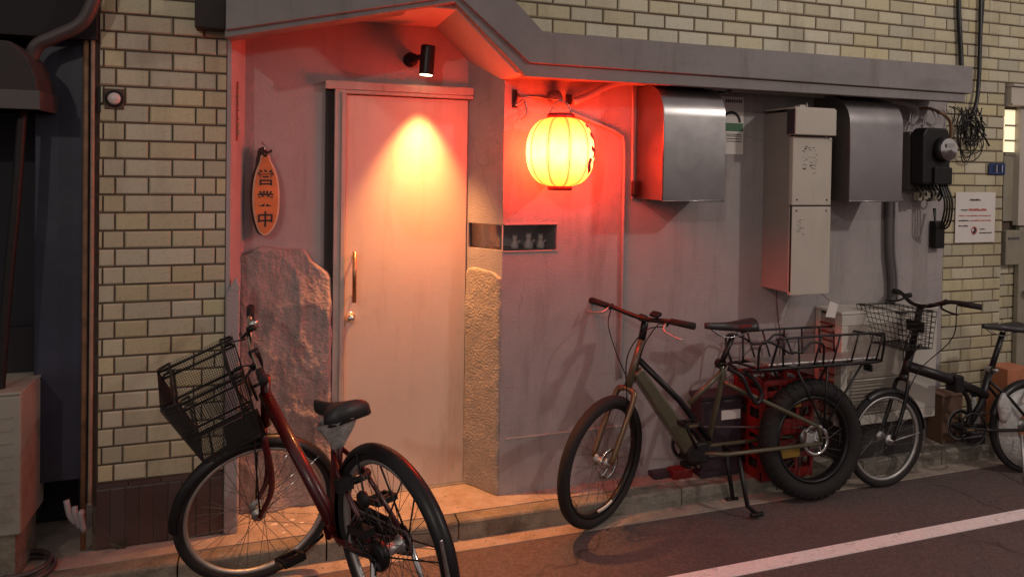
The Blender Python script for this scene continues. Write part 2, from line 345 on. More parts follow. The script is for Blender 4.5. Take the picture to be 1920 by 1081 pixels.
# grit on the gutter and pavement
g = MB(); random.seed(11)
for _ in range(420):
    x = random.uniform(-1.2, 4.5); y = random.choice([random.gauss(3.15, .02), random.uniform(3.28, 3.58), random.gauss(3.1, .12)])
    if 3.18 < y < 3.28: continue
    z = 0 if y > 3.27 else (RZ+.004 if y > 3.108 else RZ)
    if y > 3.38 and (x > 1.0 or x < -.15): continue
    s_ = random.uniform(.0015, .005)
    g.add([(x-s_, y, z), (x+s_*.7, y-s_, z), (x+s_, y+s_, z), (x, y, z+s_)], [(0, 1, 3), (1, 2, 3), (2, 0, 3)])
tag(g.build('grit', 'kerb'), 'small pale grit and stones scattered along the kerb and pavement', 'grit', kind='stuff')
g = MB()
for x, y, s_ in ((.02, 3.42, .016), (.07, 3.40, .01), (.10, 3.44, .013), (.14, 3.40, .011), (.12, 3.50, .008), (.0, 3.48, .008), (.2, 3.46, .007), (.06, 3.33, .009)):
    g.add([(x-s_, y-s_*.5, 0.001), (x+s_, y-s_*.6, 0.001), (x+s_*.8, y+s_*.6, .001), (x-s_*.7, y+s_*.5, .001), (x, y, s_*.35)], [(0, 1, 4), (1, 2, 4), (2, 3, 4), (3, 0, 4)])
tag(g.build('litter', 'paper'), 'white scraps of litter on the pavement under the red bicycle', 'litter', kind='stuff')

# ------------------------------------------------------------------ walls
# left brick pier
lp = thing('brick_pier', 'narrow cream brick pier with brown tiles at its foot, left of the doorway', 'wall', (-.44, 3.4, 0))
LPO = (-.44, 3.4, 0)
MB().box(-.275, .247, .006, .5, 0, 2.9).build('pier_core', 'grout', lp)
A = [-.697, -.681, -.600, -.415, -.29, -.195]; B = [-.697, -.635, -.507, -.323, -.238, -.195]
rows = []
for k in range(34):
    z0 = .286+.0768*k
    if z0 > 2.8: break
    J = A if k % 2 else B
    rows.append((z0, z0+.0768, list(zip(J[:-1], J[1:]))))
bricks(lp, rows, org=LPO)
TL = [unit_brick('brown_tile', 'btile', .03)]
xs = [-.700+.0561*i for i in range(10)]
for i in range(9):
    inst('brown_tile', TL[0], ((xs[i]+xs[i+1])/2+.44, -.004+random.uniform(-.001, .001), .132), (.0561-.004, .02, .262), lp, (random.gauss(0, .004), 0, 0))
for i in range(4):
    inst('cap_tile', TL[0], (-.7+.0631+.1262*i+.44, -.006, .2755), (.1262-.004, .02, .018), lp)
MB().box(-.258, .246, .002, .02, 0, .284).build('tile_bed', 'bgrout', lp)
# brick wall above the canopy and right-hand pier
rb = thing('brick_wall', 'cream brick wall above the grey canopy and down the right side', 'wall', (2.6, 3.4, 0))
RO = (2.6, 3.4, 0)
MB().box(-1.60, 3.9, .006, .5, 2.26, 3.3).build('wall_core', 'grout', rb)
MB().box(4.045-2.6, 4.556-2.6, .006, .3, 0, 2.2).build('pier_core', 'grout', rb)
PX, PZP = .1845, .0755
rows = []
for k in range(-16, 25):
    z0 = 1.2155+PZP*k; z1 = z0+PZP
    if z1 < .01: continue
    z0 = max(z0, .004)
    if z0 > 2.90: break
    upper = z0 > 2.18
    x0 = 1.0 if upper else 4.047; x1 = 5.35 if z0 > 2.2 else 4.558
    ph = 2.929 if k % 2 == 0 else 2.83
    J = []; n = math.ceil((x0-ph)/PX); t = ph+n*PX
    J = [x0]
    while t < x1:
        if t-x0 > .02: J.append(t)
        if not upper and t+PX > x1-.02 and k % 2: J.append(t+.085)
        t += PX
    J = sorted(j for j in J if j < x1-.02)+[x1]
    rows.append((z0, z1, list(zip(J[:-1], J[1:]))))
bricks(rb, rows, org=RO)
# recessed entrance right of the pier
rr_ = thing('side_entrance', 'recessed cream brick side entrance with lit window at the right edge', 'wall', (4.9, 3.455, 0))
MB().box(-.36, .9, .006, .3, 0, 3).build('entrance_core', 'grout', rr_)
bricks(rr_, [(.02+.0755*k, .0955+.0755*k, [(4.56, 4.65+.05*(k % 2)), (4.65+.05*(k % 2), 4.78)]) for k in range(14)], y=3.45, org=(4.9, 3.455, 0))
# grey rendered wall (with corner niche)
gw = thing('rendered_wall', 'grey roughly rendered wall carrying the lantern, ducts and panel', 'wall', (2.5, 3.4, 0))
def L(px, py): return (px-2.5, py-3.4)
C0, J0 = (1.10, 3.40), (.967, 3.612)     # outer corner, door-side end of the splayed jamb
zn0, zn1 = 1.24, 1.37
def block(z0, z1, name='wall_face'):
    poly = [L(*C0), L(4.045, 3.4), L(4.045, 3.9), L(1.0, 3.9), L(J0[0], 3.9), L(*J0)]
    return MB().prism(poly, 'z', z0, z1)
block(0, zn0).build('wall_face', 'render', gw)
block(zn1, 2.12).build('wall_face', 'render', gw)
MB().prism([L(*C0), L(1.13, 3.4), L(1.13, 3.9), L(J0[0], 3.9), L(*J0)], 'z', 2.12, 2.30).build('wall_face', 'render', gw)
MB().prism([L(1.395, 3.4), L(4.045, 3.4), L(4.045, 3.9), L(1.395, 3.9)], 'z', zn0, zn1).build('wall_face', 'render', gw)
MB().prism([L(1.0, 3.64), L(1.395, 3.62), L(1.395, 3.9), L(.97, 3.9)], 'z', zn0, zn1).build('niche_back', 'render2', gw)
MB().prism([L(J0[0], J0[1]), L(J0[0]+.008, J0[1]-.0125), L(J0[0]+.06, J0[1]+.03), L(J0[0], 3.75)], 'z', zn0, zn1).build('niche_side', 'render2', gw)
# a thin proud line: joint of the plinth, and border round the niche
MB().box(1.13-2.5, 1.9-2.5, -.004, .01, .283, .289).build('plinth_joint', 'soffit', gw)
nf = MB()
nf.box(1.105-2.5, 1.40-2.5, -.006, .03, zn0-.008, zn0).box(1.105-2.5, 1.40-2.5, -.006, .03, zn1, zn1+.008).box(1.393-2.5, 1.40-2.5, -.006, .03, zn0, zn1)
nf.build('niche_trim', 'render2', gw, bevel=.001)
MB().box(C0[0]-2.5-.002, C0[0]-2.5+.003, .001, .006, zn0, zn1).build('corner_bead', 'white', gw)
MB().box(1.104-2.5, 1.392-2.5, .012, .014, zn0, zn1).build('pane', 'glass', gw)
d = Vector((J0[0]-C0[0], J0[1]-C0[1])).normalized(); nrm = Vector((-d.y, d.x))   # nrm points into the wall?
if nrm.x < 0: nrm = -nrm
pa = Vector(C0)+d*.006+nrm*.012; pb = Vector(J0)-d*.02+nrm*.012
MB().prism([L(*pa), L(*pb), L(*(pb+nrm*.002)), L(*(pa+nrm*.002))], 'z', zn0, zn1).build('pane', 'glass', gw)
# figurines in the niche
for i, (fx, fy, hh) in enumerate(((1.20, 3.50, .072), (1.265, 3.47, .085), (1.335, 3.48, .078))):
    pr = [(0, 0), (.020, .0), (.024, .012), (.019, .03), (.011, .043), (.0135, .052), (.015, .060), (.011, .070), (0, .074)]
    t = thing('figurine', ['small white china figurine in the wall niche, nearest the corner', 'tallest reddish china figurine, middle of the three in the niche', 'white china figurine at the right end of the wall niche'][i], 'figurine', (fx, fy, zn0), 'figurines in the niche')
    s_ = hh/.078
    MB().lathe([(a*s_, b*s_) for a, b in pr], (0, 0, 0), n=14).build('body', 'figure', t)
    e = MB()
    for sx in (-1, 1): e.tube([(sx*.007*s_, 0, .066*s_), (sx*.012*s_, 0, .080*s_)], [.004, .001], 6)
    e.tube([(.016*s_, -.004, .03*s_), (.028*s_, -.006, .045*s_)], .004, 6)
    e.build('ear', 'figure', t)
# recess walls: left return, back wall, corner
rc = thing('recess_wall', 'grey lavender plaster wall of the doorway recess behind the oval sign', 'wall', (.05, 3.6, 0))
MB().prism([(-.195-.05, 3.40-3.6), (-.178-.05, 3.40-3.6), (-.128-.05, 3.612-3.6), (.245-.05, 3.612-3.6), (.245-.05, .3), (-.245, .3)], 'z', 0, 2.6).build('wall_face', 'render2', rc)
MB().box(.195, .93, .012, .3, 2.03, 2.65).build('wall_face', 'render2', rc)
MB().prism([(-.193-.05, 1.065), (-.193-.05, .0), (-.135-.05, .0), (-.135-.05, 1.11), (-.15-.05, 1.15), (-.17-.05, 1.12)], 'y', -.215, -.19).build('corner_guard', 'render', rc, bevel=.006)
# split stone slabs
def slab(name, m, outline, y0, th, parent, seed, loc, cell=.008, amp=.02, FS=.8):
    rnd = random.Random(seed)
    xs_ = [p[0] for p in outline]; zs_ = [p[1] for p in outline]
    x0, x1, z0, z1 = min(xs_), max(xs_), min(zs_), max(zs_)
    nx, nz = max(4, int((x1-x0)/cell)), max(4, int((z1-z0)/cell))
    from mathutils import noise as NZ
    def inside_span(z):
        hits = []
        n = len(outline)
        for i in range(n):
            a, b = outline[i], outline[(i+1) % n]
            if (a[1]-z)*(b[1]-z) <= 0 and a[1] != b[1]: hits.append(a[0]+(b[0]-a[0])*(z-a[1])/(b[1]-a[1]))
        return (min(hits), max(hits)) if len(hits) > 1 else None
    mb = MB(); vs = []; idx = {}
    fac = [(rnd.uniform(x0, x1), rnd.uniform(z0, z1), rnd.gauss(0, .14), rnd.gauss(0, .07), rnd.uniform(-.3, .5)*amp) for _ in range(85)]
    def facet(x, z):
        return min(a_+gx*(x-cx_)+gz*(z-cz_)+((x-cx_)**2*2.2+(z-cz_)**2*.7)*1.4 for cx_, cz_, gx, gz, a_ in fac)
    for j in range(nz+1):
        z = z0+(z1-z0)*j/nz; sp = inside_span(min(max(z, z0+.002), z1-.004))
        for i in range(nx+1):
            x = sp[0]+(sp[1]-sp[0])*i/nx
            e = NZ.noise(Vector((z*14, seed, 3)))*.006 if i in (0, nx) else 0
            q = Vector((x*5.5, z*2.6, seed*3.1))
            h = facet(x+NZ.noise(q*2.)*.02, z+NZ.noise(q*1.7)*.03)*FS+amp*(.18*NZ.noise(q*1.2)+.14*NZ.noise(q*3.3)+.16*NZ.noise(q*9)+.10*NZ.noise(q*21))
            edge = min(i, nx-i, j*.8+3, nz-j)
            h -= max(0, 2-edge)*amp*.35
            vs.append((x+e, y0-th-h, z+(NZ.noise(Vector((x*18, 2, seed)))*.018 if j == nz else 0)))
    fs = [(j*(nx+1)+i, j*(nx+1)+i+1, (j+1)*(nx+1)+i+1, (j+1)*(nx+1)+i) for j in range(nz) for i in range(nx)]
    o = len(vs); rim = [i for i in range(nx+1)]+[j*(nx+1)+nx for j in range(1, nz+1)]+[nz*(nx+1)+i for i in range(nx-1, -1, -1)]+[j*(nx+1) for j in range(nz-1, 0, -1)]
    for k in rim: vs.append((vs[k][0], y0, vs[k][2]))
    n = len(rim)
    fs += [(rim[k], rim[(k+1) % n], o+(k+1) % n, o+k) for k in range(n)]
    mb.add(vs, fs, True)
    ob = mb.build(name, m, parent); ob.location = loc
    return ob
s1 = slab('stone_slab', 'stone', [(-.15, 0), (.288, 0), (.285, .6), (.278, 1.10), (.26, 1.135), (.185, 1.19), (.155, 1.245), (.08, 1.25), (-.07, 1.262), (-.10, 1.232), (-.155, 1.225), (-.152, .8)], 0, .045, None, 3, (0, 3.61, 0), amp=.026)
tag(s1, 'rough reddish split stone slab standing against the recess wall left of the door', 'stone slab')
ang = math.atan2(J0[1]-C0[1], C0[0]-J0[0])
s2 = slab('stone_slab', 'stone2', [(0.0, 0), (.247, 0), (.246, .5), (.25, 1.10), (.20, 1.125), (.12, 1.135), (.03, 1.14), (.004, 1.10)], 0, .012, None, 8, (J0[0], J0[1], 0), amp=.009, cell=.008, FS=.3)
s2.rotation_euler = (0, 0, -ang)
tag(s2, 'pale rough stone facing on the splayed jamb right of the door', 'stone slab')

# ------------------------------------------------------------------ canopy
cp = thing('canopy', 'grey concrete canopy rising to a gable over the door', 'canopy', (1.8, 3.12, 2.1))
def CX(x): return x-1.8
def CZ(z): return z-2.1
top = [(-.187, 2.37), (.79, 2.60), (.87, 2.60), (1.198, 2.295), (3.915, 2.300)]
bot = [(-.187, 2.196), (.785, 2.424), (1.130, 2.147), (3.915, 2.140)]
MB().prism([(CX(a), CZ(b)) for a, b in top+bot[::-1]], 'y', 0, .28).build('fascia_board', 'fascia', cp, bevel=.004)
lt = [(-.19, 2.20), (.785, 2.43), (1.133, 2.15), (3.88, 2.143)]
lb = [(-.192, 2.168), (.773, 2.40), (1.121, 2.084), (3.88, 2.090)]
MB().prism([(CX(a), CZ(b)) for a, b in lt+lb[::-1]], 'y', .018, .06).build('lip_board', 'fascia', cp, bevel=.003)
# soffit follows the gable, back to the door wall
st = [(-.16, 2.275), (.37, 2.42), (.80, 2.42), (1.14, 2.15), (1.14, 2.11)]
sb = [(-.16, 2.238), (.37, 2.376), (.79, 2.376), (1.085, 2.104), (1.14, 2.104)]
MB().prism([(CX(a), CZ(b)) for a, b in st+sb[::-1]], 'y', .061, .50).build('soffit', 'soffit', cp)
MB().prism([(CX(a), CZ(b)) for a, b in ((1.14, 2.105), (3.86, 2.115), (3.86, 2.14), (1.14, 2.14))], 'y', .061, .279).build('soffit', 'fascia', cp)
tag(MB().box(-.322, -.2, 3.315, 3.402, 2.235, 2.9).build('canopy_shadow_block', 'darkw', bevel=.004), 'dark block standing in for the shadow where the canopy meets the left brick pier', 'bracket')  # dark block stands in for the canopy end's shadow on the bricks

# ------------------------------------------------------------------ door
dr = thing('door', 'cream entrance door in a pale frame under the spot lamp', 'door', (.65, 3.6, 0))
MB().box(.342-.65, .964-.65, .0, .04, .006, 2.008).build('door_leaf', 'door', dr, bevel=.003)
fr = thing('frame_tmp', None, None); bpy.data.objects.remove(fr)
MB().box(.285-.65, .337-.65, -.028, .05, 0, 2.03).build('jamb_post', 'frame', dr, bevel=.003)
MB().box(.243-.65, .285-.65, -.002, .05, 0, 2.03).build('jamb_post', 'darkw', dr)
MB().box(.318-.65, .3385-.65, -.036, -.0285, 0, 2.012).build('jamb_stop', 'frame', dr, bevel=.002)
MB().box(.238-.65, .985-.65, -.032, .05, 2.030, 2.07).build('lintel', 'frame', dr, bevel=.003)
MB().box(.337-.65, .985-.65, -.026, .05, 2.012, 2.029).build('head_stop', 'frame', dr, bevel=.002)
MB().box(.30-.65, .975-.65, -.02, .02, 0, .006).build('threshold', 'alu', dr)
hd = MB().tube([(.385-.65, -.055, .985), (.385-.65, -.055, 1.235)], .0105, 10).build('pull_handle', 'bronze', dr)
e = MB()
for z in (1.01, 1.21): e.cyl((.385-.65, 0, z), (.385-.65, -.055, z), .006, 8)
e.build('standoff', 'bronze', hd)
MB().lathe([(0, -.048), (.013, -.046), (.019, -.034), (.016, -.02), (.009, -.014), (.009, -.004), (.024, -.003), (.025, 0)], (.372-.65, 0, .903), 'y', 20).build('knob', 'chrome', dr)

# spot lamp over the door
sp = thing('spot_lamp', 'black cylinder spot lamp on a wall arm above the door', 'lamp', (.66, 3.612, 2.2))
MB().lathe([(0, -.028), (.03, -.026), (.037, -.016), (.037, 0)], (0, 0, 0), 'y', 24).build('wall_plate', 'blackm', sp)
MB().tube([(0, -.02, 0), (.03, -.055, .006), (.052, -.10, .01)], .014, 10).build('arm', 'black', sp)
MB().lathe([(.0, -.026), (.012, -.024), (.022, -.012), (.024, 0), (.02, .014), (0, .02)], (.012, -.035, .004), 'y', 18).build('joint', 'blackm', sp)
hv = Vector((-.07, -.005, -1)).normalized(); c0 = Vector((.066, -.128, .055))
MB().tube([c0, c0+hv*.145], .036, 28, cap=False).add([], []).build('lamp_housing', 'black', sp)
MB().tube([c0, c0+hv*.004], .0358, 28).build('housing_cap', 'black', sp)
ln_ = MB().tube([c0+hv*.1435, c0+hv*.1455], .031, 24).build('lens', 'bulb', sp)
pl = Vector((.66, 3.612, 2.2))+c0+hv*.158
light('door_spot_light', 'SPOT', pl, 250, (1, .41, .125), .02, pl+Vector((-.03, -.03, -1)), spot_size=R(68), spot_blend=.95)

# oval sign
sg = thing('shop_sign', 'orange oval wooden open-for-business sign hanging on the recess wall', 'sign', (-.03, 3.60, 1.5))
ov = [(.008, .205), (.022, .170), (.040, .135), (.056, .08), (.062, .01), (.060, -.06), (.05, -.115), (.03, -.155), (.006, -.178), (-.022, -.172), (-.042, -.13), (-.055, -.07), (-.060, 0), (-.056, .07), (-.046, .12), (-.030, .165), (-.022, .2)]
ovs = [(p.x, p.y) for p in crom([(a, b, 0) for a, b in ov], 4, True)]
MB().prism([(a*1.0, b) for a, b in ovs], 'y', -.052, -.046).build('rim', 'signrim', sg, bevel=.002)
MB().prism([(a*.87, b*.95) for a, b in ovs], 'y', -.0545, -.051).build('face', 'signface', sg)
bk = [(a*.98-.012, b*1.0+(.03 if b > .15 else 0)) for a, b in ovs]
MB().prism(bk, 'y', -.0455, -.004).build('bark_edge', 'bark', sg, bevel=.006)
MB().tube(crom([(-.015, -.03, .235), (-.02, -.05, .215), (-.004, -.058, .195), (.004, -.06, .21), (.018, -.06, .216), (.024, -.06, .225)], 4), .0055, 7).build('hanging_cord', 'bark', sg)
MB().tube(crom([(-.02, -.03, .26), (-.008, -.045, .245), (-.006, -.052, .222)], 4), .004, 6).build('hook', 'chrome', sg)
def text(s, size, parent, loc, m, rot=(R(90), 0, 0), name='lettering', ex=.0006, ax='CENTER', sx=1., off=0):
    c = bpy.data.curves.new(name, 'FONT'); c.body = s; c.size = size; c.extrude = ex; c.align_x = ax; c.align_y = 'CENTER'; c.offset = off
    c.materials.append(M[m]); t_ = bpy.data.objects.new('t', c); COL.objects.link(t_); dg = bpy.context.evaluated_depsgraph_get(); me = bpy.data.meshes.new_from_object(t_.evaluated_get(dg)); bpy.data.objects.remove(t_); me.materials.clear(); me.materials.append(M[m])
    o = bpy.data.objects.new(name, me); COL.objects.link(o); o.parent = parent; o.location = loc; o.rotation_euler = rot; o.scale = (sx, 1, 1)
    return o
for ch, z in (('営', .088), ('業', -.012), ('中', -.108)):
    text(ch, .078, sg, (-.001, -.0555, z), 'ink', off=.0012)
# reflective tape strip on the left return
stp = MB().box(-.1585, -.1515, 3.47, 3.4735, 1.76, 2.03).build('tape_strip', 'redink'); tag(stp, 'narrow red strip with shiny marks on the left edge of the recess', 'strip')
g = MB()
for z, h in ((2.0, .012), (1.965, .018), (1.935, .01), (1.90, .012), (1.83, .02), (1.80, .026), (1.86, .008)): g.box(-.154, -.1475, 3.4665, 3.4695, z-h/2, z+h/2)
g.build('shiny_mark', 'tape', stp)

# ------------------------------------------------------------------ lantern
lt_ = thing('paper_lantern', 'glowing round paper lantern with black lettering hanging by the corner', 'lantern', (1.322, 3.195, 1.738))
H_ = .165; prof = []
for i in range(25):
    t = -1+2*i/24; z = H_*t
    prof.append((.06+(.168-.06)*math.pow(max(0, 1-abs(t)**2.3), .55), z))
MB().lathe(prof, (0, 0, 0), 'z', 96, mod=lambda a: .982+.018*abs(math.cos(a*5+.6))**.7).build('paper_shade', 'lantern', lt_)
sm_ = MB()
for k in range(10):
    a = (k*math.pi-.6+math.pi/2)/5
    sm_.tube([((r+.001)*.984*math.cos(a), (r+.001)*.984*math.sin(a), z) for r, z in prof], .0011, 5)
sm_.build('seam', 'signrim', lt_)
MB().lathe([(0, .186), (.056, .186), (.066, .182), (.068, .158), (.060, .157)], (0, 0, 0), 'z', 32).build('cap_ring', 'crate', lt_)
MB().lathe([(.050, -.157), (.060, -.158), (.060, -.182), (.054, -.186), (0, -.186)], (0, 0, 0), 'z', 32).build('cap_ring', 'crate', lt_)
# brush-stroke lettering on the street side of the shade (seen edge-on)
def rad(z): 
    t = max(-1, min(1, z/H_)); return .06+(.168-.06)*math.pow(max(0, 1-abs(t)**2.3), .55)
em = MB()
def stroke(pts, wd):
    n = len(pts); vs = []
    cr = crom([(a, z, 0) for a, z in pts], 8)
    for i, p in enumerate(cr):
        q = cr[min(i+1, len(cr)-1)]-cr[max(i-1, 0)]
        q = Vector((-q.y*.168, q.x/.168*.168, 0)) if q.length else Vector((1, 0, 0))
        nx_, nz_ = (cr[min(i+1, len(cr)-1)].y-cr[max(i-1, 0)].y), -(cr[min(i+1, len(cr)-1)].x-cr[max(i-1, 0)].x)*.168
        l = math.hypot(nx_, nz_) or 1; nx_, nz_ = nx_/l, nz_/l
        for s_ in (-1, 1):
            az = p.x+s_*nx_*wd/.168; z = p.y+s_*nz_*wd; r = rad(z)+.0015
            vs.append((r*math.cos(az-.58), r*math.sin(az-.58), z))
    em.add(vs, [(2*i, 2*i+1, 2*i+3, 2*i+2) for i in range(len(cr)-1)])
for pts, wd in (([(-.28, .085), (.02, .06), (.25, .075)], .013), ([(-.1, .10), (-.06, .03), (-.16, -.03)], .012), ([(-.33, .02), (0, .0), (.3, .012)], .012),
                ([(.1, .09), (.12, -.0), (.14, -.09)], .013), ([(-.34, -.03), (-.38, -.065), (-.2, -.10)], .014), ([(-.12, -.04), (.05, -.07), (.3, -.10)], .012), ([(-.30, .12), (-.12, .125), (.2, .118)], .008)):
    stroke(pts, wd)
em.build('lettering', 'redink', lt_)
MB().tube(crom([(-.058, 0, .185), (-.03, 0, .235), (0, 0, .245), (.03, 0, .235), (.058, 0, .185)], 4), .003, 6).build('bail', 'steel', lt_)
MB().tube(crom([(0, 0, .247), (.01, .02, .27), (.03, .05, .262), (.04, .1, .25)], 4), .0035, 6).build('power_cord', 'dgrey', lt_)
lh = thing('lantern_bracket', 'thin metal bracket and hooks holding the lantern to the wall', 'bracket', (1.30, 3.4, 2.02))
MB().tube([(-.13, -.004, -.0), (.09, -.004, -.0)], .005, 6).tube([(-.0, 0, 0), (.02, -.205, -.03)], .005, 6).build('arm', 'steel', lh)
MB().tube(crom([(-.13, -.01, .01), (-.15, -.03, -.05), (-.11, -.03, -.02), (-.09, -.03, -.09), (-.12, -.03, -.12)], 5), .005, 6).build('hook', 'steel', lh)
MB().box(-.16, -.135, -.01, 0, -.06, .03).build('wall_clip', 'blackm', lh, bevel=.002); MB().box(.13, .155, -.03, 0, -.03, .02).build('wall_clip', 'blackm', lh, bevel=.002)
MB().lathe([(0, -.05), (.03, -.05), (.034, -.04), (.034, 0)], (.06, 0, .005), 'y', 18).build('junction', 'dgrey', lh)

# ------------------------------------------------------------------ pipes on the wall
def pipe(name, pts, r, m, label, cat='pipe', n=10, smooth=6, clips=()):
    P = crom(pts, smooth) if smooth else pts
    o = MB().tube(P, r, n).build(name, m)
    tag(o, label, cat)
    for c in clips:
        c = Vector(c); MB().box(c.x-.012, c.x+.012, c.y-r-.004, 3.4, c.z-r-.004, c.z+r+.004).build('clip', 'dgrey', o, bevel=.002)
    return o
pipe('conduit', [(1.46, 3.36, 2.0), (1.55, 3.35, 2.04), (1.64, 3.335, 2.09), (1.74, 3.325, 2.115), (2.0, 3.325, 2.118), (2.6, 3.325, 2.112), (3.2, 3.325, 2.104), (3.5, 3.32, 2.10), (3.66, 3.32, 2.08), (3.72, 3.33, 2.03), (3.70, 3.35, 1.96)], .019, 'grey', 'thick grey conduit running under the canopy above the ducts', clips=[(2.36, 3.325, 2.115)])
pipe('thin_conduit', [(1.45, 3.385, 1.95), (1.60, 3.385, 1.90), (1.73, 3.385, 1.85), (1.765, 3.385, 1.79), (1.768, 3.385, 1.5), (1.768, 3.385, 1.0), (1.766, 3.385, .55)], .009, 'grey', 'thin conduit curving down the wall right of the lantern')
pipe('thin_conduit', [(1.812, 3.385, 2.10), (1.815, 3.385, 1.9), (1.818, 3.385, 1.5)], .007, 'grey', 'short thin conduit beside the red-lit duct cover')
pipe('drain_pipe', [(3.565, 3.37, 1.55), (3.57, 3.37, 1.2), (3.60, 3.37, .95), (3.60, 3.37, .3)], .022, 'dgrey', 'dark drain pipe below the right duct cover')
pipe('drain_pipe', [(3.62, 3.375, 1.55), (3.625, 3.375, 1.2), (3.655, 3.375, .95), (3.66, 3.375, .3)], .013, 'grey', 'slimmer grey pipe beside the dark drain pipe')
pipe('junction_lead', [(1.822, 3.37, 1.60), (1.822, 3.37, 1.52)], .016, 'blackm', 'short black sleeve at the lower left of the duct cover')

# ------------------------------------------------------------------ exhaust hoods
def hood(x0, x1, label):
    h = thing('duct_hood', label, 'duct hood', (x0, 3.4, 1.5), 'stainless exhaust duct covers on the wall')
    W_ = x1-x0; D = .28; zt = .595; rr2 = .165
    arc = [(-D+rr2-rr2*math.sin(t), zt-rr2+rr2*math.cos(t)) for t in [math.pi/2*i/10 for i in range(11)]]
    sh = [(0, zt)]+arc+[(-D, .006)]
    vs = []; n = len(sh)
    for xx in (0, W_):
        for y, z in sh: vs.append((xx, y, z))
    fs = [(i, i+1, n+i+1, n+i) for i in range(n-1)]
    mb = MB(); mb.add(vs, fs, True); mb.build('curved_cover', 'steel', h)
    for xx in (0, W_):
        mb = MB(); mb.prism([(y, z) for y, z in sh]+[(0, .006)], 'x', xx-.002 if xx == 0 else xx, xx if xx == 0 else xx+.002); mb.build('side_plate', 'steel', h)
    MB().tube([(0, -D-.002, .004), (W_, -D-.002, .004)], .004, 6).build('bottom_rim', 'steel', h)
    MB().tube([(0.0, y-.001, z) for y, z in sh[1:]], .0028, 6).build('edge_seam', 'steel', h)
    MB().box(.01, W_-.01, -D+.01, -.004, .05, .06).build('grille', 'dgrey', h)
    return h
hood(1.845, 2.205, 'stainless duct hood lit red on its side, nearest the lantern')
hood(3.012, 3.388, 'stainless duct hood between the meter panel and the electricity meter')

# sticker behind the first hood
st_ = MB().box(2.345, 2.521, 3.3965, 3.3995, 1.755, 2.078).build('safety_notice', 'paper'); tag(st_, 'pale printed notice with green band partly behind the first duct hood', 'notice')
MB().box(2.40, 2.517, 3.3945, 3.3962, 1.885, 1.93).build('green_band', 'greenp', st_)
MB().ring((2.44, 3.3955, 1.935), .055, .008, 'y', 20, 6, 0, math.pi/1.2, squash=.2).build('arc_mark', 'ink', st_)
for z in (1.865, 1.855, 1.84, 1.826): MB().box(2.41, 2.51, 3.3952, 3.3963, z, z+.004).build('print_line', 'ink', st_)
for i in range(8): MB().box(2.40+.014*i, 2.409+.014*i, 3.3952, 3.3963, 2.045, 2.062).build('print_mark', 'ink', st_)

# electrical panel
eb = thing('electrical_panel', 'tall beige two-door electrical panel box on the grey wall', 'panel', (2.63, 3.4, .99))
MB().box(.035, .285, -.218, 0, .012, 1.0).build('back_box', 'ebox_side', eb, bevel=.004)
MB().box(.032, .293, -.248, -.2185, .0, .482).build('lower_cover', 'ebox', eb, bevel=.005)
MB().box(.028, .290, -.250, -.2185, .490, .862).build('upper_cover', 'ebox', eb, bevel=.005)
MB().box(.012, .285, -.285, -.2185, .870, 1.012).build('breaker_cap', 'ebox', eb, bevel=.005)
MB().box(.0095, .0115, -.28, -.22, .874, 1.008).build('cap_side', 'purple', eb)
MB().box(.02, .288, -.27, -.02, 1.0125, 1.020).box(.11, .15, -.2, -.16, 1.02, 1.04).build('top_plate', 'ebox', eb, bevel=.002)
MB().cyl((.2, -.15, 1.02), (.2, -.15, 1.06), .005, 8).build('lead', 'white', eb)
e = MB()
for x, z in ((.06, .46), (.26, .46), (.06, .52), (.26, .52)): e.cyl((x, -.252 if z > .49 else -.2495, z), (x, -.246, z), .005, 8)
e.build('screw', 'blackm', eb)
g = MB(); rnd = random.Random(3)
for (bx, bz, bw, bh, n_) in ((.085, .68, .03, .13, 22), (.13, .66, .055, .15, 34), (.062, .33, .05, .09, 16), (.26, .83, .03, .02, 4)):
    for i in range(n_):
        x = bx+rnd.random()*bw; z = bz+rnd.random()*bh; g.box(x, x+rnd.uniform(.003, .014), -.2512 if z > .49 else -.2492, -.2495 if z > .49 else -.2478, z, z+rnd.uniform(.0015, .004))
g.build('printed_label', 'dgrey', eb, kind='stuff')
MB().box(.03, .034, -.245, -.235, .02, .98).build('hinge_strip', 'blackm', eb)

# meter
mt = thing('electricity_meter', 'dark brown electricity meter with glass dome and loose cables', 'meter', (3.70, 3.4, 1.5))
MB().box(-.03, .215, -.07, 0, .06, .42).build('back_board', 'meter', mt, bevel=.01)
MB().prism([(-.02, .10), (.19, .10), (.20, .36), (.17, .44), (.0, .44), (-.025, .40)], 'y', -.165, -.0705).build('housing', 'meter', mt, bevel=.014)
MB().tube([(.12, -.166, .31), (.12, -.215, .31)], [.075, .062], 28).build('dial_cover', 'leather', mt)
MB().lathe([(0, -.012), (.02, -.01), (.055, -.003), (.066, 0)], (.12, -.215, .31), 'y', 28).build('dome', 'chrome', mt, subsurf=0)
mt.children[-1].data.materials[0] = M['blackm']
MB().box(.085, .15, -.2285, -.2275, .32, .345).build('dial_plate', 'grey', mt)
MB().box(.05, .19, -.185, -.1655, .10, .205).build('terminal_cover', 'blackm', mt, bevel=.008)
g = MB(); rnd = random.Random(5)
for i in range(7):
    x = .0+.03*i; g.tube(crom([(x, -.1, .10), (x+rnd.uniform(-.02, .02), -.13, .04), (x+rnd.uniform(-.02, .03), -.08, .0), (x+rnd.uniform(0, .05), -.05, .05)], 5), .006, 6)
g.build('cable_tail', 'blackm', mt)
g = MB()
for i in range(5): g.box(.0+.035*i, .026+.035*i, -.12-.01*(i % 2), -.08, .0+.008*(i % 3), .05+.01*(i % 2))
g.build('connector', 'mailbox', mt, bevel=.003)
g = MB()
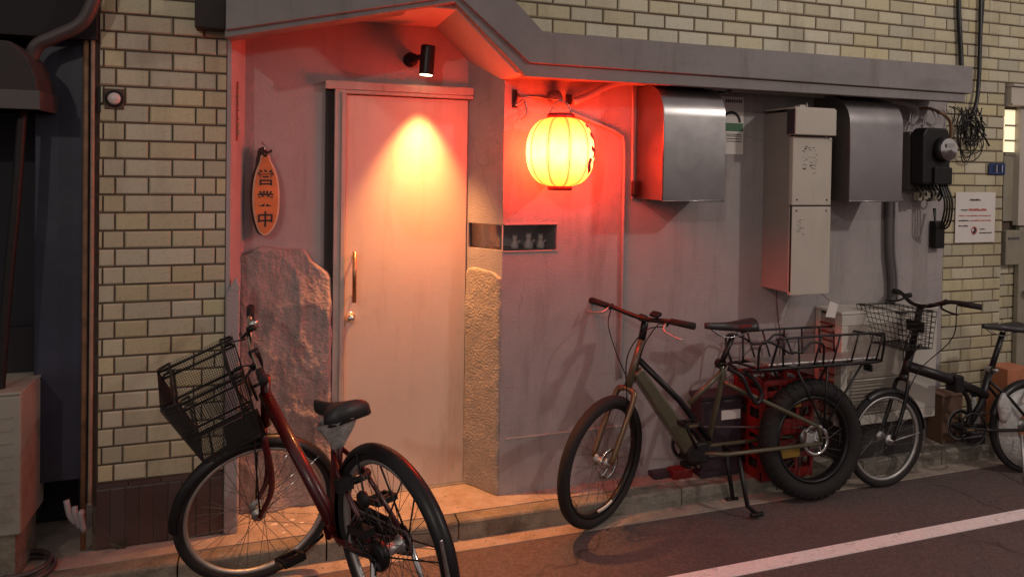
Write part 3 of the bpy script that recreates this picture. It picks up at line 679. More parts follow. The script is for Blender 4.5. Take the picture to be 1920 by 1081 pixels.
for i in range(4): g.tube(crom([(.12+.018*i, -.16, .10), (.125+.02*i, -.19, -.01), (.13+.018*i, -.17, -.12-.01*i), (.17, -.10, -.16), (.19+.004*i, -.06, -.05)], 6), .006, 6)
g.build('looped_cable', 'black', mt)
MB().box(.225, .30, -.05, 0, -.30, -.13).build('junction_box', 'blackm', mt, bevel=.005)
pipe('meter_cable', [(3.70, 3.34, 2.05), (3.80, 3.30, 2.06), (3.95, 3.30, 2.0), (4.0, 3.33, 1.88), (4.0, 3.36, 1.7)], .010, 'rust', 'brown cable arching over the electricity meter', 'cable')
g = MB(); rnd = random.Random(9)
for i in range(9):
    x = 3.66+.03*i; g.tube(crom([(x, 3.33, 2.06), (x-.04+rnd.uniform(-.05, .05), 3.28, 1.99), (x-.05+rnd.uniform(-.06, .03), 3.3, 1.93)], 5), .003, 5)
tag(g.build('loose_wires', 'grey'), 'thin pale wires hanging loose above the electricity meter', 'wires')
g = MB(); rnd = random.Random(4)
for i in range(13):
    cx, cz, rx, rz = 4.20+rnd.uniform(-.03, .03), 1.97+rnd.uniform(-.03, .03), rnd.uniform(.05, .09), rnd.uniform(.06, .13)
    ph = rnd.uniform(0, 6); yy = 3.36+rnd.uniform(-.02, .02)
    g.tube([(cx+rx*math.cos(a+ph)+.01*math.sin(3*a), yy+.008*math.sin(2*a), cz+rz*math.sin(a+ph)-.04*(i % 3)) for a in [2*math.pi*k/26 for k in range(26)]], .0033, 5, closed=True)
for i in range(9):
    x = 4.02+.035*i; g.tube(crom([(x, 3.36, 2.09), (x+rnd.uniform(-.04, .05), 3.34, 2.03+rnd.uniform(-.03, .03)), (x+rnd.uniform(0, .1), 3.35, 1.95+rnd.uniform(-.05, .03))], 5), .004, 5)
g.tube(crom([(4.22, 3.36, 1.98), (4.30, 3.35, 1.92), (4.36, 3.35, 1.85)], 4), .006, 5)
tag(g.build('cable_coil', 'black'), 'tangled coil of black cable hanging on the brick below the canopy end', 'cable')
pipe('black_cable', [(4.095, 3.375, 3.0), (4.10, 3.375, 2.7), (4.125, 3.375, 2.45), (4.13, 3.37, 2.31)], .014, 'black', 'thick black cable dropping to the top of the canopy', 'cable')
pipe('black_cable', [(4.285, 3.375, 3.0), (4.288, 3.375, 2.6), (4.28, 3.37, 2.28), (4.25, 3.36, 2.12), (4.20, 3.36, 2.02)], .012, 'black', 'black cable passing the canopy end down to the coil', 'cable')
pipe('thin_black_cable', [(4.335, 3.388, 3.0), (4.33, 3.388, 2.75), (4.31, 3.388, 2.45), (4.30, 3.38, 2.28)], .004, 'black', 'thin black wire beside the cable passing the canopy end', 'cable')

# notice on pier
nt_ = MB().box(4.133, 4.478, 3.3895, 3.3915, 1.228, 1.552).build('paper_notice', 'paper'); tag(nt_, 'white printed paper notice on the right-hand cream brick pier', 'notice')
g = MB(); g2 = MB(); rnd = random.Random(2)
def dashes(mb, x0, x1, z, h):
    x = x0
    while x < x1:
        w_ = rnd.uniform(.006, .013); mb.box(x, min(x+w_, x1), 3.3880, 3.3893, z+rnd.uniform(0, .002), z+h*rnd.uniform(.6, 1)); x += w_+.003
dashes(g, 4.25, 4.345, 1.495, .016); dashes(g, 4.18, 4.235, 1.432, .012); dashes(g2, 4.245, 4.40, 1.430, .017); dashes(g2, 4.16, 4.44, 1.396, .008)
dashes(g, 4.16, 4.25, 1.364, .011); dashes(g2, 4.26, 4.44, 1.364, .011); dashes(g, 4.16, 4.24, 1.330, .010); dashes(g, 4.345, 4.39, 1.308, .009); dashes(g, 4.34, 4.45, 1.284, .010)
g.build('print_line', 'ink', nt_, kind='stuff'); g2.build('print_line', 'redink', nt_, kind='stuff')
MB().ring((4.295, 3.3885, 1.305), .022, .004, 'y', 20, 6, squash=.2).build('round_stamp', 'redink', nt_)
MB().prism([(4.283, 1.275), (4.306, 1.283), (4.312, 1.31), (4.30, 1.325), (4.287, 1.33), (4.296, 1.305), (4.28, 1.295)], 'y', 3.3882, 3.3893).build('ink_mark', 'ink', nt_)
bp = MB().box(4.412, 4.556, 3.386, 3.391, 1.668, 1.742).build('address_plate', 'bluep', bevel=.001); tag(bp, 'small blue enamel plate on the right brick pier above the notice', 'plate')
for i in range(6): MB().box(4.445+.016*i, 4.449+.016*i, 3.3845, 3.3858, 1.68+.004*(i % 2), 1.73).build('print_mark', 'paper' if i % 3 == 2 else 'navy', bp)
# stain marks of an old frame under the notice
g = MB()
for (x, z, a, b) in ((4.19, 1.20, .17, .012), (4.17, 1.0, .006, .18), (4.25, 1.08, .005, .11), (4.33, 1.09, .004, .09), (4.39, 1.10, .005, .09), (4.20, .99, .17, .01)):
    g.box(x, x+a, 3.3988, 3.3996, z, z+b)
# side entrance detail
se = thing('side_window', 'warmly lit window with glazing bars at the right edge', 'window', (4.735, 3.44, 1.8))
MB().box(-.12, .06, .0, .01, .02, .30).build('pane', 'white_glass', se)
g = MB()
for z in (.0, .09, .19, .30): g.box(-.12, .06, -.008, 0, z, z+.012)
g.box(-.022, -.012, -.008, 0, 0, .30); g.build('glazing_bar', 'mailbox', se)
MB().box(-.12, .05, .0, .02, -.44, 0).build('lower_panel', 'mailbox', se)
sd = thing('side_door', 'beige side door and frame at the right edge of the view', 'door', (4.95, 3.43, 0))
MB().box(-.245, -.13, -.03, .012, 1.33, 2.12).build('frame_post', 'ebox', sd, bevel=.004)
MB().box(-.215, .5, -.02, .012, .0, 1.32).build('door_leaf', 'mailbox', sd, bevel=.004)
MB().lathe([(0, -.05), (.018, -.046), (.022, -.035), (.01, -.02), (.01, 0)], (-.17, -.02, .89), 'y', 18).build('knob', 'chrome', sd)
MB().box(4.575-4.95, .3, -.06, 0, 2.135, 2.245).box(4.57-4.95, .3, -.08, 0, 2.245, 2.26).box(4.57-4.95, .3, -.075, 0, 2.12, 2.135).build('lintel_board', 'ebox', sd, bevel=.003)
mb_ = MB().box(4.60, 4.73, 3.40, 3.449, 1.07, 1.30).build('letter_box', 'mailbox', bevel=.006); tag(mb_, 'grey-green metal letter box by the side door at the right edge', 'letter box')
MB().box(4.615, 4.715, 3.396, 3.3995, 1.24, 1.255).build('slot', 'dgrey', mb_)

# ------------------------------------------------------------------ AC unit (right), crates, boxes
ac = thing('air_conditioner', 'white outdoor air conditioner unit behind the bicycles', 'air conditioner', (3.05, 3.19, .22))
MB().box(.012, .70, .012, .20, .01, .62).build('casing_core', 'acbeige', ac)
MB().box(0, .71, -.004, .0115, .0, .055).box(0, .71, -.004, .0115, .575, .635).box(0, .045, -.004, .0115, .055, .575).box(.50, .71, -.004, .0115, .055, .575).build('front_casing', 'white', ac, bevel=.004)
MB().box(-.004, .715, -.006, .205, .636, .655).build('top_cover', 'white', ac, bevel=.006)
MB().box(0, .011, .0125, .05, .0, .635).box(0, .011, .165, .203, 0, .635).build('corner_post', 'white', ac, bevel=.003)
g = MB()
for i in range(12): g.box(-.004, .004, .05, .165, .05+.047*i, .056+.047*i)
g.build('red_lit_coil_guard', 'crate', ac)  # the lantern's red light is put into the colour of these bars
g = MB()
for i in range(32): g.box(.0125, .016, .052+.0034*i, .0535+.0034*i, .03, .62)
g.build('coil_fins', 'copper', ac, kind='stuff')
MB().tube([(.06, -.008, .07), (.40, -.008, .07), (.40, -.008, .26), (.06, -.008, .26)], .006, 6, closed=True).build('grille_frame', 'white', ac)
g = MB()
for i in range(9): g.box(.08, .38, -.001, .004, .085+.0195*i, .092+.0195*i)
g.box(.046, .499, .0, .0112, .27, .574)
g.build('front_louvre', 'acbeige', ac)
MB().box(.05, .6, .05, .18, -.22, 0).build('stand', 'darkw', ac)
tg = MB().prism([(2.90, .865), (2.965, .855), (2.985, .93), (2.93, .95)], 'y', 3.15, 3.153).build('hanging_tag', 'paper'); tag(tg, 'small white tag hanging on a wire below the electrical panel', 'tag')
MB().tube(crom([(2.94, 3.15, .94), (2.93, 3.25, .99), (2.90, 3.38, 1.0)], 4), .002, 5).build('wire', 'dgrey', tg)
pipe('earth_wire', [(2.76, 3.385, .99), (2.77, 3.385, .85), (2.79, 3.38, .7), (2.78, 3.38, .5)], .004, 'dgrey', 'thin earth wire under the electrical panel', 'wire')

def crate_(loc, rz, label, s=(.34, .25, .27)):
    t = thing('bottle_crate', label, 'crate', loc, 'red bottle crates against the wall'); t.rotation_euler = (0, 0, rz)
    a, b, h = s[0]/2, s[1]/2, s[2]
    g = MB()
    for z in (0, h*.40, h*.66, h-.03):
        hh = .05 if z == 0 else .03
        g.box(-a, a, -b, -b+.012, z, z+hh).box(-a, a, b-.012, b, z, z+hh).box(-a, -a+.012, -b+.012, b-.012, z, z+hh).box(a-.012, a, -b+.012, b-.012, z, z+hh)
    for x in (-a, -a*.4, a*.4-.02, a-.02):
        g.box(x, x+.02, -b-.002, -b+.010, 0, h).box(x, x+.02, b-.010, b+.002, 0, h)
    for y in (-b+.014, -.01, b-.034): g.box(-a-.002, -a+.010, y, y+.02, 0, h).box(a-.010, a+.002, y, y+.02, 0, h)
    g.build('crate_wall', 'crate', t)
    MB().box(-a+.012, a-.012, -b+.012, b-.012, .005, .015).build('crate_floor', 'crate', t)
    MB().box(-a*.45, a*.45, -b-.004, -b-.0025, h*.42, h*.62).build('printed_badge', 'yellowp', t)
    g = MB()
    for i in range(4):
        for j in range(3): g.lathe([(0, .02), (.026, .022), (.026, .14), (.012, .19), (.011, .235), (0, .236)], (-a+.055+.076*i, -b+.055+.07*j, 0), 'z', 10)
    g.build('bottle', 'bark', t)
crate_((2.66, 3.27, 0), .0, 'red plastic bottle crate on the pavement under another')
crate_((2.66, 3.27, .272), .03, 'red plastic bottle crate on top, behind the olive bicycle')
bb = MB().box(2.20, 2.46, 3.27, 3.39, .0, .42).build('plastic_box', 'purple', bevel=.012); tag(bb, 'dark purple plastic box beside the red crates', 'box')
MB().box(2.32, 2.44, 3.264, 3.2695, .31, .36).build('paper_label', 'paper', bb); MB().box(2.195, 2.465, 3.262, 3.395, .421, .445).build('lid', 'purple', bb, bevel=.006)
for i, (a, b, c, d_) in enumerate(((1.95, 3.33, .16, .03), (2.05, 3.30, .12, .05))):
    o = MB().box(a, a+c, b, b+.07, 0, d_).build('red_tile_scrap', 'crate' if i else 'purple', bevel=.006); tag(o, ['flat dark scrap on the pavement by the wall', 'small red block on the pavement beside the dark scrap'][i], 'scrap')
o = MB().box(3.93, 4.10, 3.28, 3.39, 0, .285).build('storage_box', 'brownbox', bevel=.006); tag(o, 'brown box on the pavement behind the folding bicycle', 'box')
MB().box(3.925, 4.105, 3.275, 3.395, .2855, .30).build('lid', 'brownbox', o, bevel=.003)
o = MB().box(4.40, 4.60, 3.22, 3.36, .0, .44).build('carton', 'cardboard', bevel=.004); tag(o, 'orange carton standing by the wall at the right edge', 'carton')
o = MB().lathe([(0, 0), (.035, 0), (.038, .02), (.036, .14), (.03, .17), (.013, .2), (.013, .225), (0, .226)], (4.15, 3.25, .06), 'z', 20).build('bottle', 'plastic'); tag(o, 'clear plastic bottle standing behind the folding bicycle', 'bottle')
MB().lathe([(0, .226), (.016, .226), (.016, .25), (0, .25)], (4.15, 3.25, .06), 'z', 14).build('cap', 'bluep', o)
MB().box(4.09, 4.21, 3.21, 3.30, 0, .059).build('bottle_stand', 'purple', o, bevel=.004)

# ------------------------------------------------------------------ far left: neighbouring front
nb = thing('neighbour_front', 'unlit dark blue metal front of the neighbouring building', 'building', (-1.6, 3.7, 0))
MB().box(-3.5, .76, .04, .3, 0, 3.4).build('back_wall', 'dark', nb)
for i, (a, b) in enumerate(((.30, .62), (-.10, .292), (-.52, -.108))):
    MB().box(a, b, .012+.006*i, .039, .05, 2.9).build('sheet_panel', 'navy', nb, bevel=.003)
MB().box(.66, .86, -.26, .0, .30, 2.6).build('corner_post', 'blueg', nb, bevel=.004)
MB().box(.48, .655, -.20, -.15, .12, .95).build('leaning_board', 'dark', nb, bevel=.004)
MB().box(-3.5, .9, -.34, .2, 2.16, 3.4).build('eave', 'dark', nb)
ch = thing('extractor_hood', 'grey-brown sheet metal extractor hood at the top left edge', 'hood', (-1.0, 3.2, 1.85))
MB().prism([(-.5, .0), (.14, .0), (.13, .12), (.10, .20), (.04, .26), (-.5, .27)], 'y', 0, .3).build('cowl', 'darkw', ch, bevel=.006)
MB().box(-.5, .143, -.004, .30, .0, .075).build('lower_band', 'meter', ch, bevel=.003)
pipe('leaning_pole', [(-.945, 3.3, 1.86), (-.962, 3.29, 1.5), (-.99, 3.28, 1.1), (-1.02, 3.26, .5)], .018, 'blackm', 'pale pole standing under the extractor hood at the left edge', 'pole')
pipe('downpipe', [(-.675, 3.30, 2.5), (-.69, 3.30, 2.34), (-.74, 3.31, 2.22), (-.83, 3.32, 2.16), (-.90, 3.33, 2.12), (-.93, 3.34, 2.06)], .027, 'meter', 'thick grey downpipe bending left at the top corner', 'pipe', n=14)
pipe('copper_pipe', [(-.742, 3.385, 2.27), (-.742, 3.385, 1.2), (-.744, 3.385, .02)], .011, 'rust', 'rusty brown pipe, left of the two running up the brick pier', smooth=2)
pipe('copper_pipe', [(-.716, 3.38, 2.3), (-.716, 3.38, 1.2), (-.718, 3.38, .30), (-.715, 3.365, .22)], .008, 'cream', 'slim cream pipe, right of the two running up the brick pier', smooth=2)
la = thing('outdoor_unit', 'off-white outdoor unit at the left edge of the view', 'air conditioner', (-1.4, 3.2, .2))
MB().box(-.3, .484, 0, .3, .0, .545).build('casing', 'oldwhite', la, bevel=.008)
MB().box(-.3, .487, -.003, .304, .5455, .558).build('top_cover', 'oldwhite', la, bevel=.004)
g = MB()
for i in range(9): g.box(-.28, .455, -.004, .001, .06+.05*i, .066+.05*i)
g.build('front_louvre', 'oldwhite', la)
MB().box(-.28, -.2, .02, .28, -.2, -.001).build('foot', 'kerb', la); MB().box(.38, .46, .02, .28, -.2, -.001).build('foot', 'kerb', la)
o = MB().box(-1.2, -.925, 3.02, 3.12, RZ, .04).build('concrete_block', 'oldwhite', bevel=.008); tag(o, 'pale concrete block on the ground at the lower left corner', 'block')
o = MB().ring((-.93, 3.30, .012), .10, .011, 'z', 36, 8).ring((-.94, 3.31, .032), .095, .010, 'z', 36, 8).build('hose_coil', 'meter'); tag(o, 'coiled pale hose lying on the pavement at the left', 'hose')
g = MB(); rnd = random.Random(6)
for i in range(3): g.tube(crom([(-.80+.03*i, 3.36, .25-.03*i), (-.785+.02*i, 3.35, .19), (-.765+.015*i, 3.36, .15-.02*i)], 5), .012, 8)
tag(g.build('pipe_joints', 'grey'), 'cluster of short metal pipe joints at the foot of the brown pipe', 'pipe fitting')
bl = thing('door_bell', 'small round white bell button on a dark backing on the left pier', 'bell', (-.638, 3.4, 1.922))
MB().box(-.038, .036, -.006, 0, -.045, .042).build('backing', 'grout', bl, bevel=.004)
MB().lathe([(0, -.022), (.018, -.021), (.025, -.014), (.026, -.004)], (0, 0, 0), 'y', 24).build('button', 'figure', bl)
MB().ring((0, -.008, 0), .031, .005, 'y', 28, 6).build('bezel', 'blackm', bl)
MB().box(-.062, -.052, -.005, 0, -.06, .05).build('bracket', 'blackm', bl)
g = MB(); rnd = random.Random(12)
for i in range(26):
    a = rnd.uniform(-1.4, 1.4); g.tube([(-.60+rnd.uniform(-.02, .02), 3.388, 0), (-.60+.05*math.sin(a), 3.375, .02+.05*rnd.random())], [.0012, .0005], 4)
tag(g.build('weeds', 'olive'), 'small dark weeds growing at the foot of the brown tiles', 'weeds', kind='stuff')

# street lamp that lights the wall (stands behind the viewer)
sl = thing('street_lamp', 'street lamp on a slim pole across the narrow road', 'street lamp', (4.4, -.6, RZ))
MB().tube([(0, 0, 0), (0, 0, 3.4), (0, .1, 3.55), (0, .5, 3.6)], [.05, .04, .035, .03], 14).build('pole', 'grey', sl)
MB().prism([(.45, 3.54), (1.02, 3.54), (.98, 3.64), (.5, 3.66)], 'x', -.09, .09).build('lamp_head', 'grey', sl, bevel=.01)
sl2 = thing('street_lamp', 'added lamp on a pole further left, out of view, brightening the left brick pier', 'street lamp', (-3.6, -5.0, RZ))  # added pole and head to carry the fill light for the left pier
MB().tube([(0, 0, 0), (0, 0, 4.9), (0, .1, 5.1), (0, .3, 5.15)], [.06, .05, .04, .035], 14).build('pole', 'grey', sl2)
MB().prism([(.2, 5.1), (.8, 5.1), (.75, 5.2), (.25, 5.22)], 'x', -.1, .1).build('lamp_head', 'grey', sl2, bevel=.01)

# ------------------------------------------------------------------ bicycles
class Bike:
    def __init__(s, label, p, wb, ha, Rf, Rr, pitch_=0, dz=0, rake=.045, name='bicycle', sc_=1., up=0.):
        x, y, h, l, st_ = p
        def Rzm(a): return Matrix.Rotation(a, 3, 'Z')
        MM = Rzm(h) @ Matrix.Rotation(-l, 3, 'X') @ Matrix(((math.cos(pitch_), 0, -math.sin(pitch_)), (0, 1, 0), (math.sin(pitch_), 0, math.cos(pitch_))))
        s.root = thing(name, label, 'bicycle'); s.root.matrix_world = Matrix.Translation((x*sc_, y*sc_, RZ+dz+up)) @ MM.to_4x4() @ Matrix.Scale(sc_, 4)
        ha = R(ha); s.wb, s.Rf, s.Rr, s.ha = wb, Rf, Rr, ha
        k = Vector((-math.cos(ha), 0, math.sin(ha))); perp = Vector((math.sin(ha), 0, math.cos(ha)))
        s.base = Vector((wb, 0, Rf))-perp*rake
        s.S = Matrix.Rotation(st_, 3, k)
        s.fx = lambda q: s.base+s.S @ (Vector(q)-s.base)
    def F(s): return MB(s.fx)
    def B(s): return MB()
    def wheel(s, front, tr, spokes=28, rim='alu', tyre='rubber', hubr=.02, rimw=.012, disc=None, squash=1., knob=False):
        c = (s.wb, 0, s.Rf) if front else (0, 0, s.Rr); Rr_ = s.Rf if front else s.Rr
        xf = s.fx if front else None
        Ri = Rr_-2*tr+.004
        m = MB(xf); m.lathe([(Ri, -rimw), (Ri-.014, -rimw*.8), (Ri-.018, 0), (Ri-.014, rimw*.8), (Ri, rimw), (Ri, -rimw)], c, 'y', 64)
        w_ = m.build('wheel', rim, s.root)
        t = MB(xf).ring(c, Rr_-tr, tr, 'y', 72, 12, squash=squash)
        if knob:
            n = 44
            for i in range(n):
                a = 2*math.pi*i/n
                for sy in (-1, 0, 1):
                    aa = a+(.07 if sy else 0); rr3 = Rr_-tr+tr*math.cos(sy*.75)+.001; yy = tr*squash*math.sin(sy*.75)
                    P = Vector(c)+Vector((rr3*math.cos(aa), yy, rr3*math.sin(aa)))
                    ta = Vector((-math.sin(aa), 0, math.cos(aa))); no = Vector((math.cos(aa)*math.cos(sy*.75), math.sin(sy*.75), math.sin(aa)*math.cos(sy*.75)))
                    bi = ta.cross(no); q = tr*.22
                    t.add([P+ta*q*i1+bi*q*1.3*j1+no*k1 for i1 in (-1, 1) for j1 in (-1, 1) for k1 in (-.002, .0018)], [(0, 1, 3, 2), (4, 6, 7, 5), (0, 4, 5, 1), (2, 3, 7, 6), (1, 5, 7, 3)])
        t.build('tyre', tyre, w_)
        g = MB(xf); C = Vector(c)
        for i in range(spokes):
            a = 2*math.pi*i/spokes; sd_ = 1 if i % 2 else -1; off = (.55 if (i//2) % 2 else -.55)
            p0 = C+Vector((hubr*1.4*math.cos(a+off*2.2), sd_*.03, hubr*1.4*math.sin(a+off*2.2))); p1 = C+Vector(((Ri-.012)*math.cos(a), 0, (Ri-.012)*math.sin(a)))
            g.tube([p0, p1], .0011, 4, cap=False)
        g.build('spokes', 'spoke', w_, kind='stuff')
        h = MB(xf); h.lathe([(0, -.05), (.006, -.05), (.006, -.036), (hubr*1.5, -.034), (hubr*1.5, -.028), (hubr, -.025), (hubr, .025), (hubr*1.5, .028), (hubr*1.5, .034), (.006, .036), (.006, .05), (0, .05)], c, 'y', 20)
        h.build('hub', 'alu', w_)
        if disc:
            d_ = MB(xf); d_.lathe([(disc, .040), (disc, .042), (disc*.78, .042), (disc*.78, .040), (disc, .040)], c, 'y', 40)
            for i in range(5):
                a = 2*math.pi*i/5; d_.tube([(c[0]+.02*math.cos(a), .041, c[2]+.02*math.sin(a)), (c[0]+disc*.8*math.cos(a+.5), .041, c[2]+disc*.8*math.sin(a+.5))], .003, 5)
            d_.build('brake_disc', 'chrome', w_)
        return w_
    def fender(s, front, tr, a0, a1, gap=.012, m='blackm', wd=None, name='mudguard'):
        c = Vector((s.wb, 0, s.Rf) if front else (0, 0, s.Rr)); Rr_ = (s.Rf if front else s.Rr)+gap; wd = wd or tr*1.35
        mb = MB(s.fx if front else None); n = 40; vs = []; k = 7
        for i in range(n+1):
            a = R(a0)+(R(a1)-R(a0))*i/n
            for layer in (0, 1):
                for j in range(k):
                    t = -1+2*j/(k-1); rr2 = Rr_-abs(t)**2.2*wd*.75-layer*.0025
                    vs.append(c+Vector((rr2*math.cos(a), t*wd, rr2*math.sin(a))))
        kk = 2*k; fs = []
        for i in range(n):
            for j in range(k-1):
                fs.append((i*kk+j, i*kk+j+1, (i+1)*kk+j+1, (i+1)*kk+j)); fs.append((i*kk+k+j, (i+1)*kk+k+j, (i+1)*kk+k+j+1, i*kk+k+j+1))
            fs.append((i*kk, (i+1)*kk, (i+1)*kk+k, i*kk+k)); fs.append((i*kk+k-1, i*kk+kk-1, (i+1)*kk+kk-1, (i+1)*kk+k-1))
        mb.add(vs, fs, True)
        return mb.build(name, m, s.root)
    def saddle(s, x0, x1, z, W_=.09, H_=.05, m='leather', tail_up=.0):
        n = 14; k = 12; vs = []
        for i in range(n+1):
            t = i/n; x = x0+(x1-x0)*t
            w_ = W_*(.20+.80*(1/(1+math.exp(-(t-.60)*14))))*(1 if t < .93 else 1-(t-.93)*4)
            if t < .08: w_ *= .6+t*5
            zt = z+tail_up*t*t-.006*math.sin(t*math.pi)
            hh = H_*(.55+.45*t)
            for j in range(k):
                a = math.pi*j/(k-1); vs.append((x, w_*math.cos(a), zt-hh+hh*math.sin(a)**.55*1.0 if 0 < a < math.pi else zt-hh))
        fs = [(i*k+j, i*k+j+1, (i+1)*k+j+1, (i+1)*k+j) for i in range(n) for j in range(k-1)]+[(i*k+k-1, i*k, (i+1)*k, (i+1)*k+k-1) for i in range(n)]
        fs += [tuple(range(k)), tuple(n*k+j for j in range(k-1, -1, -1))]
        sd_ = MB().add(vs, fs, True).build('saddle', m, s.root)
        g = MB()
        for sy in (-1, 1): g.tube(crom([(x0+(x1-x0)*.12, sy*.012, z-H_*.6), (x0+(x1-x0)*.35, sy*.022, z-H_-.018), (x0+(x1-x0)*.62, sy*.022, z-H_-.018), (x0+(x1-x0)*.88, sy*.04, z-H_*.8)], 5), .0035, 6)
        g.build('saddle_rail', 'chrome', sd_)
        return sd_
    def springs(s, sd_, x, z):
        g = MB()
        for sy in (-1, 1):
            g.tube([(x+.014*math.cos(t*5*2*math.pi), sy*.055+.014*math.sin(t*5*2*math.pi), z-.055*t) for t in [i/50 for i in range(51)]], .0028, 5)
        g.build('spring', 'chrome', sd_)
    def pedal(s, bbx, bbz, ang, side, L_=.165, cy=.075):
        a = R(ang); e = Vector((bbx+L_*math.cos(a), side*cy, bbz+L_*math.sin(a)))
        cr = MB().tube([(bbx, side*(cy-.01), bbz), e], [.013, .009], 8, flat=.7).build('crank', 'black', s.root)
        P = e+Vector((0, side*.055, 0))
        m = MB(); m.box(P.x-.045, P.x+.045, P.y-.042, P.y-.03, P.z-.011, P.z+.011).box(P.x-.045, P.x+.045, P.y+.03, P.y+.042, P.z-.011, P.z+.011)
        m.box(P.x-.047, P.x-.035, P.y-.03, P.y+.03, P.z-.011, P.z+.011).box(P.x+.035, P.x+.047, P.y-.03, P.y+.03, P.z-.011, P.z+.011).cyl((P.x, P.y-.05, P.z), (P.x, P.y+.035, P.z), .009, 8)
        m.build('pedal', 'blackm', s.root, bevel=.002)
        MB().box(P.x-.025, P.x+.025, P.y+.0425, P.y+.045, P.z-.006, P.z+.006).build('reflector', 'copper', cr)
    def ring_gear(s, bbx, bbz, r, y, m='black', n=34):
        g = MB(); g.lathe([(r, y-.0015), (r, y+.0015), (r*.80, y+.0015), (r*.80, y-.0015), (r, y-.0015)], (bbx, 0, bbz), 'y', n)
        for i in range(5):
            a = 2*math.pi*i/5+.3; g.tube([(bbx, y, bbz), (bbx+r*.85*math.cos(a), y, bbz+r*.85*math.sin(a))], .006, 6)
        for i in range(n):
            a = 2*math.pi*i/n; g.tube([(bbx+r*.98*math.cos(a), y, bbz+r*.98*math.sin(a)), (bbx+(r+.005)*math.cos(a), y, bbz+(r+.005)*math.sin(a))], [.003, .001], 4)
        return g.build('chainring', m, s.root)
    def chain(s, bbx, bbz, r1, r2, y, m='dgrey'):
        P0 = Vector((bbx, y, bbz)); P1 = Vector((0, y, s.Rr)); pts = []
        d_ = (P1-P0).normalized(); up = Vector((-d_.z, 0, d_.x)) if False else Vector((d_.z, 0, -d_.x))
        if up.z < 0: up = -up
        for i in range(13):
            a = math.pi*i/12; pts.append(P1+up*r2*math.cos(a)+d_*r2*math.sin(a))
        for i in range(17):
            a = math.pi*i/16; pts.append(P0-up*r1*math.cos(a)-d_*r1*math.sin(a))
        MB().tube(pts, .0045, 5, closed=True).build('chain', m, s.root)
    def brake_lever(s, x, y, z, side, m='alu'):
        MB(s.fx).tube(crom([(x+.02, side*(y-.10), z-.005), (x+.055, side*(y-.085), z-.03), (x+.06, side*(y-.03), z-.045), (x+.058, side*(y+.02), z-.05)], 5), [.006]*15+[.004], 7).build('brake_lever', m, s.root)
        MB(s.fx).tube([(x-.005, side*(y-.105), z), (x+.025, side*(y-.095), z-.006)], .014, 10).build('lever_clamp', 'blackm', s.root)

def wire_basket(bk, x0, x1, z0, z1, hw0, hw1, lean, cell, m, front=True, r=.0016, bars=(), open_top=True, xb=None):
    """basket in front-assembly space: bottom rectangle x0..x1 (hw0), top rectangle wider (hw1)"""
    xb0, xb1 = xb or (x0, x1)
    def P(u, v, t):      # u along x 0..1, v along y -1..1, t height 0..1
        xa = xb0+(x0-xb0)*t; xc = xb1+(x1-xb1)*t; hw = hw0+(hw1-hw0)*t
        return (xa+(xc-xa)*u+lean*t, v*hw, z0+(z1-z0)*t+(.0 if open_top else 0))
    mb = MB(bk.fx if front else None)
    nt2 = max(3, round((z1-z0)/cell)); nu = max(3, round((x1-x0)/cell)); nv = max(3, round(2*hw1/cell))
    for i in range(nt2+1):
        t = i/nt2
        mb.tube([P(0, -1, t), P(1, -1, t), P(1, 1, t), P(0, 1, t)], r, 4, closed=True)
    for i in range(nu+1):
        u = i/nu; mb.tube([P(u, -1, 1), P(u, -1, 0), P(u, 1, 0), P(u, 1, 1)], r, 4)
    for i in range(1, nv):
        v = -1+2*i/nv; mb.tube([P(0, v, 1), P(0, v, 0), P(1, v, 0), P(1, v, 1)], r, 4)
    b = mb.build('basket', m, bk.root)
    for t, rr2 in bars:
        e = MB(bk.fx if front else None)
        cs = []
        for (u, v) in ((0, -1), (1, -1), (1, 1), (0, 1)):
            uu = .16 if u == 0 else .84; vv = -.78 if v < 0 else .78
            a_ = (uu, v) if (u == 0) == (v < 0) else (u, vv); b_ = (u, vv) if (u == 0) == (v < 0) else (uu, v)
            cs += [P(*a_, t), P(u*.93+.035, v*.95, t), P(*b_, t)]
        e.tube(cs, rr2, 7, closed=True); e.build('basket_rim', 'black', b)
    return b

# --- olive long-tail bicycle
c = Bike('olive electric cargo bicycle with a long rear rack, leaning by the wall', (2.8136, 3.118, 3.10, -.09, .56), 1.258, 71.08, .3294, .321, name='cargo_bicycle', sc_=.98, up=.010)
c.wheel(True, .027, 32, rim='black', disc=.08, squash=1.1, rimw=.016)
c.wheel(False, .047, 32, rim='black', disc=.085, squash=1.05, hubr=.03, rimw=.03, knob=True)
fr_ = c.B()
c.B().tube([(1.005, 0, .905), (1.092, 0, .671)], .021, 14).build('head_tube', 'olive', c.root)
c.B().tube([(1.03, 0, .81), (.80, 0, .585), (.63, 0, .37)], .0165, 12).build('top_tube', 'black', c.root)
fr_.tube([(.536, 0, .722), (.745, 0, .565)], .014, 10)
fr_.tube([(.548, 0, .765), (.535, 0, .70), (.645, 0, .33)], .015, 12)
for sy in (-1, 1):
    fr_.tube([(.545, sy*.02, .665), (.46, sy*.06, .62), (.02, sy*.085, .41), (0, sy*.085, .33)], .011, 8)
    fr_.tube([(.70, sy*.03, .315), (.58, sy*.08, .312), (0, sy*.085, .318)], .011, 8)
fr_.build('frame', 'olive', c.root)
dt = c.B(); dv = Vector((.73-1.045, 0, .33-.755)).normalized(); nv_ = Vector((dv.z, 0, -dv.x))
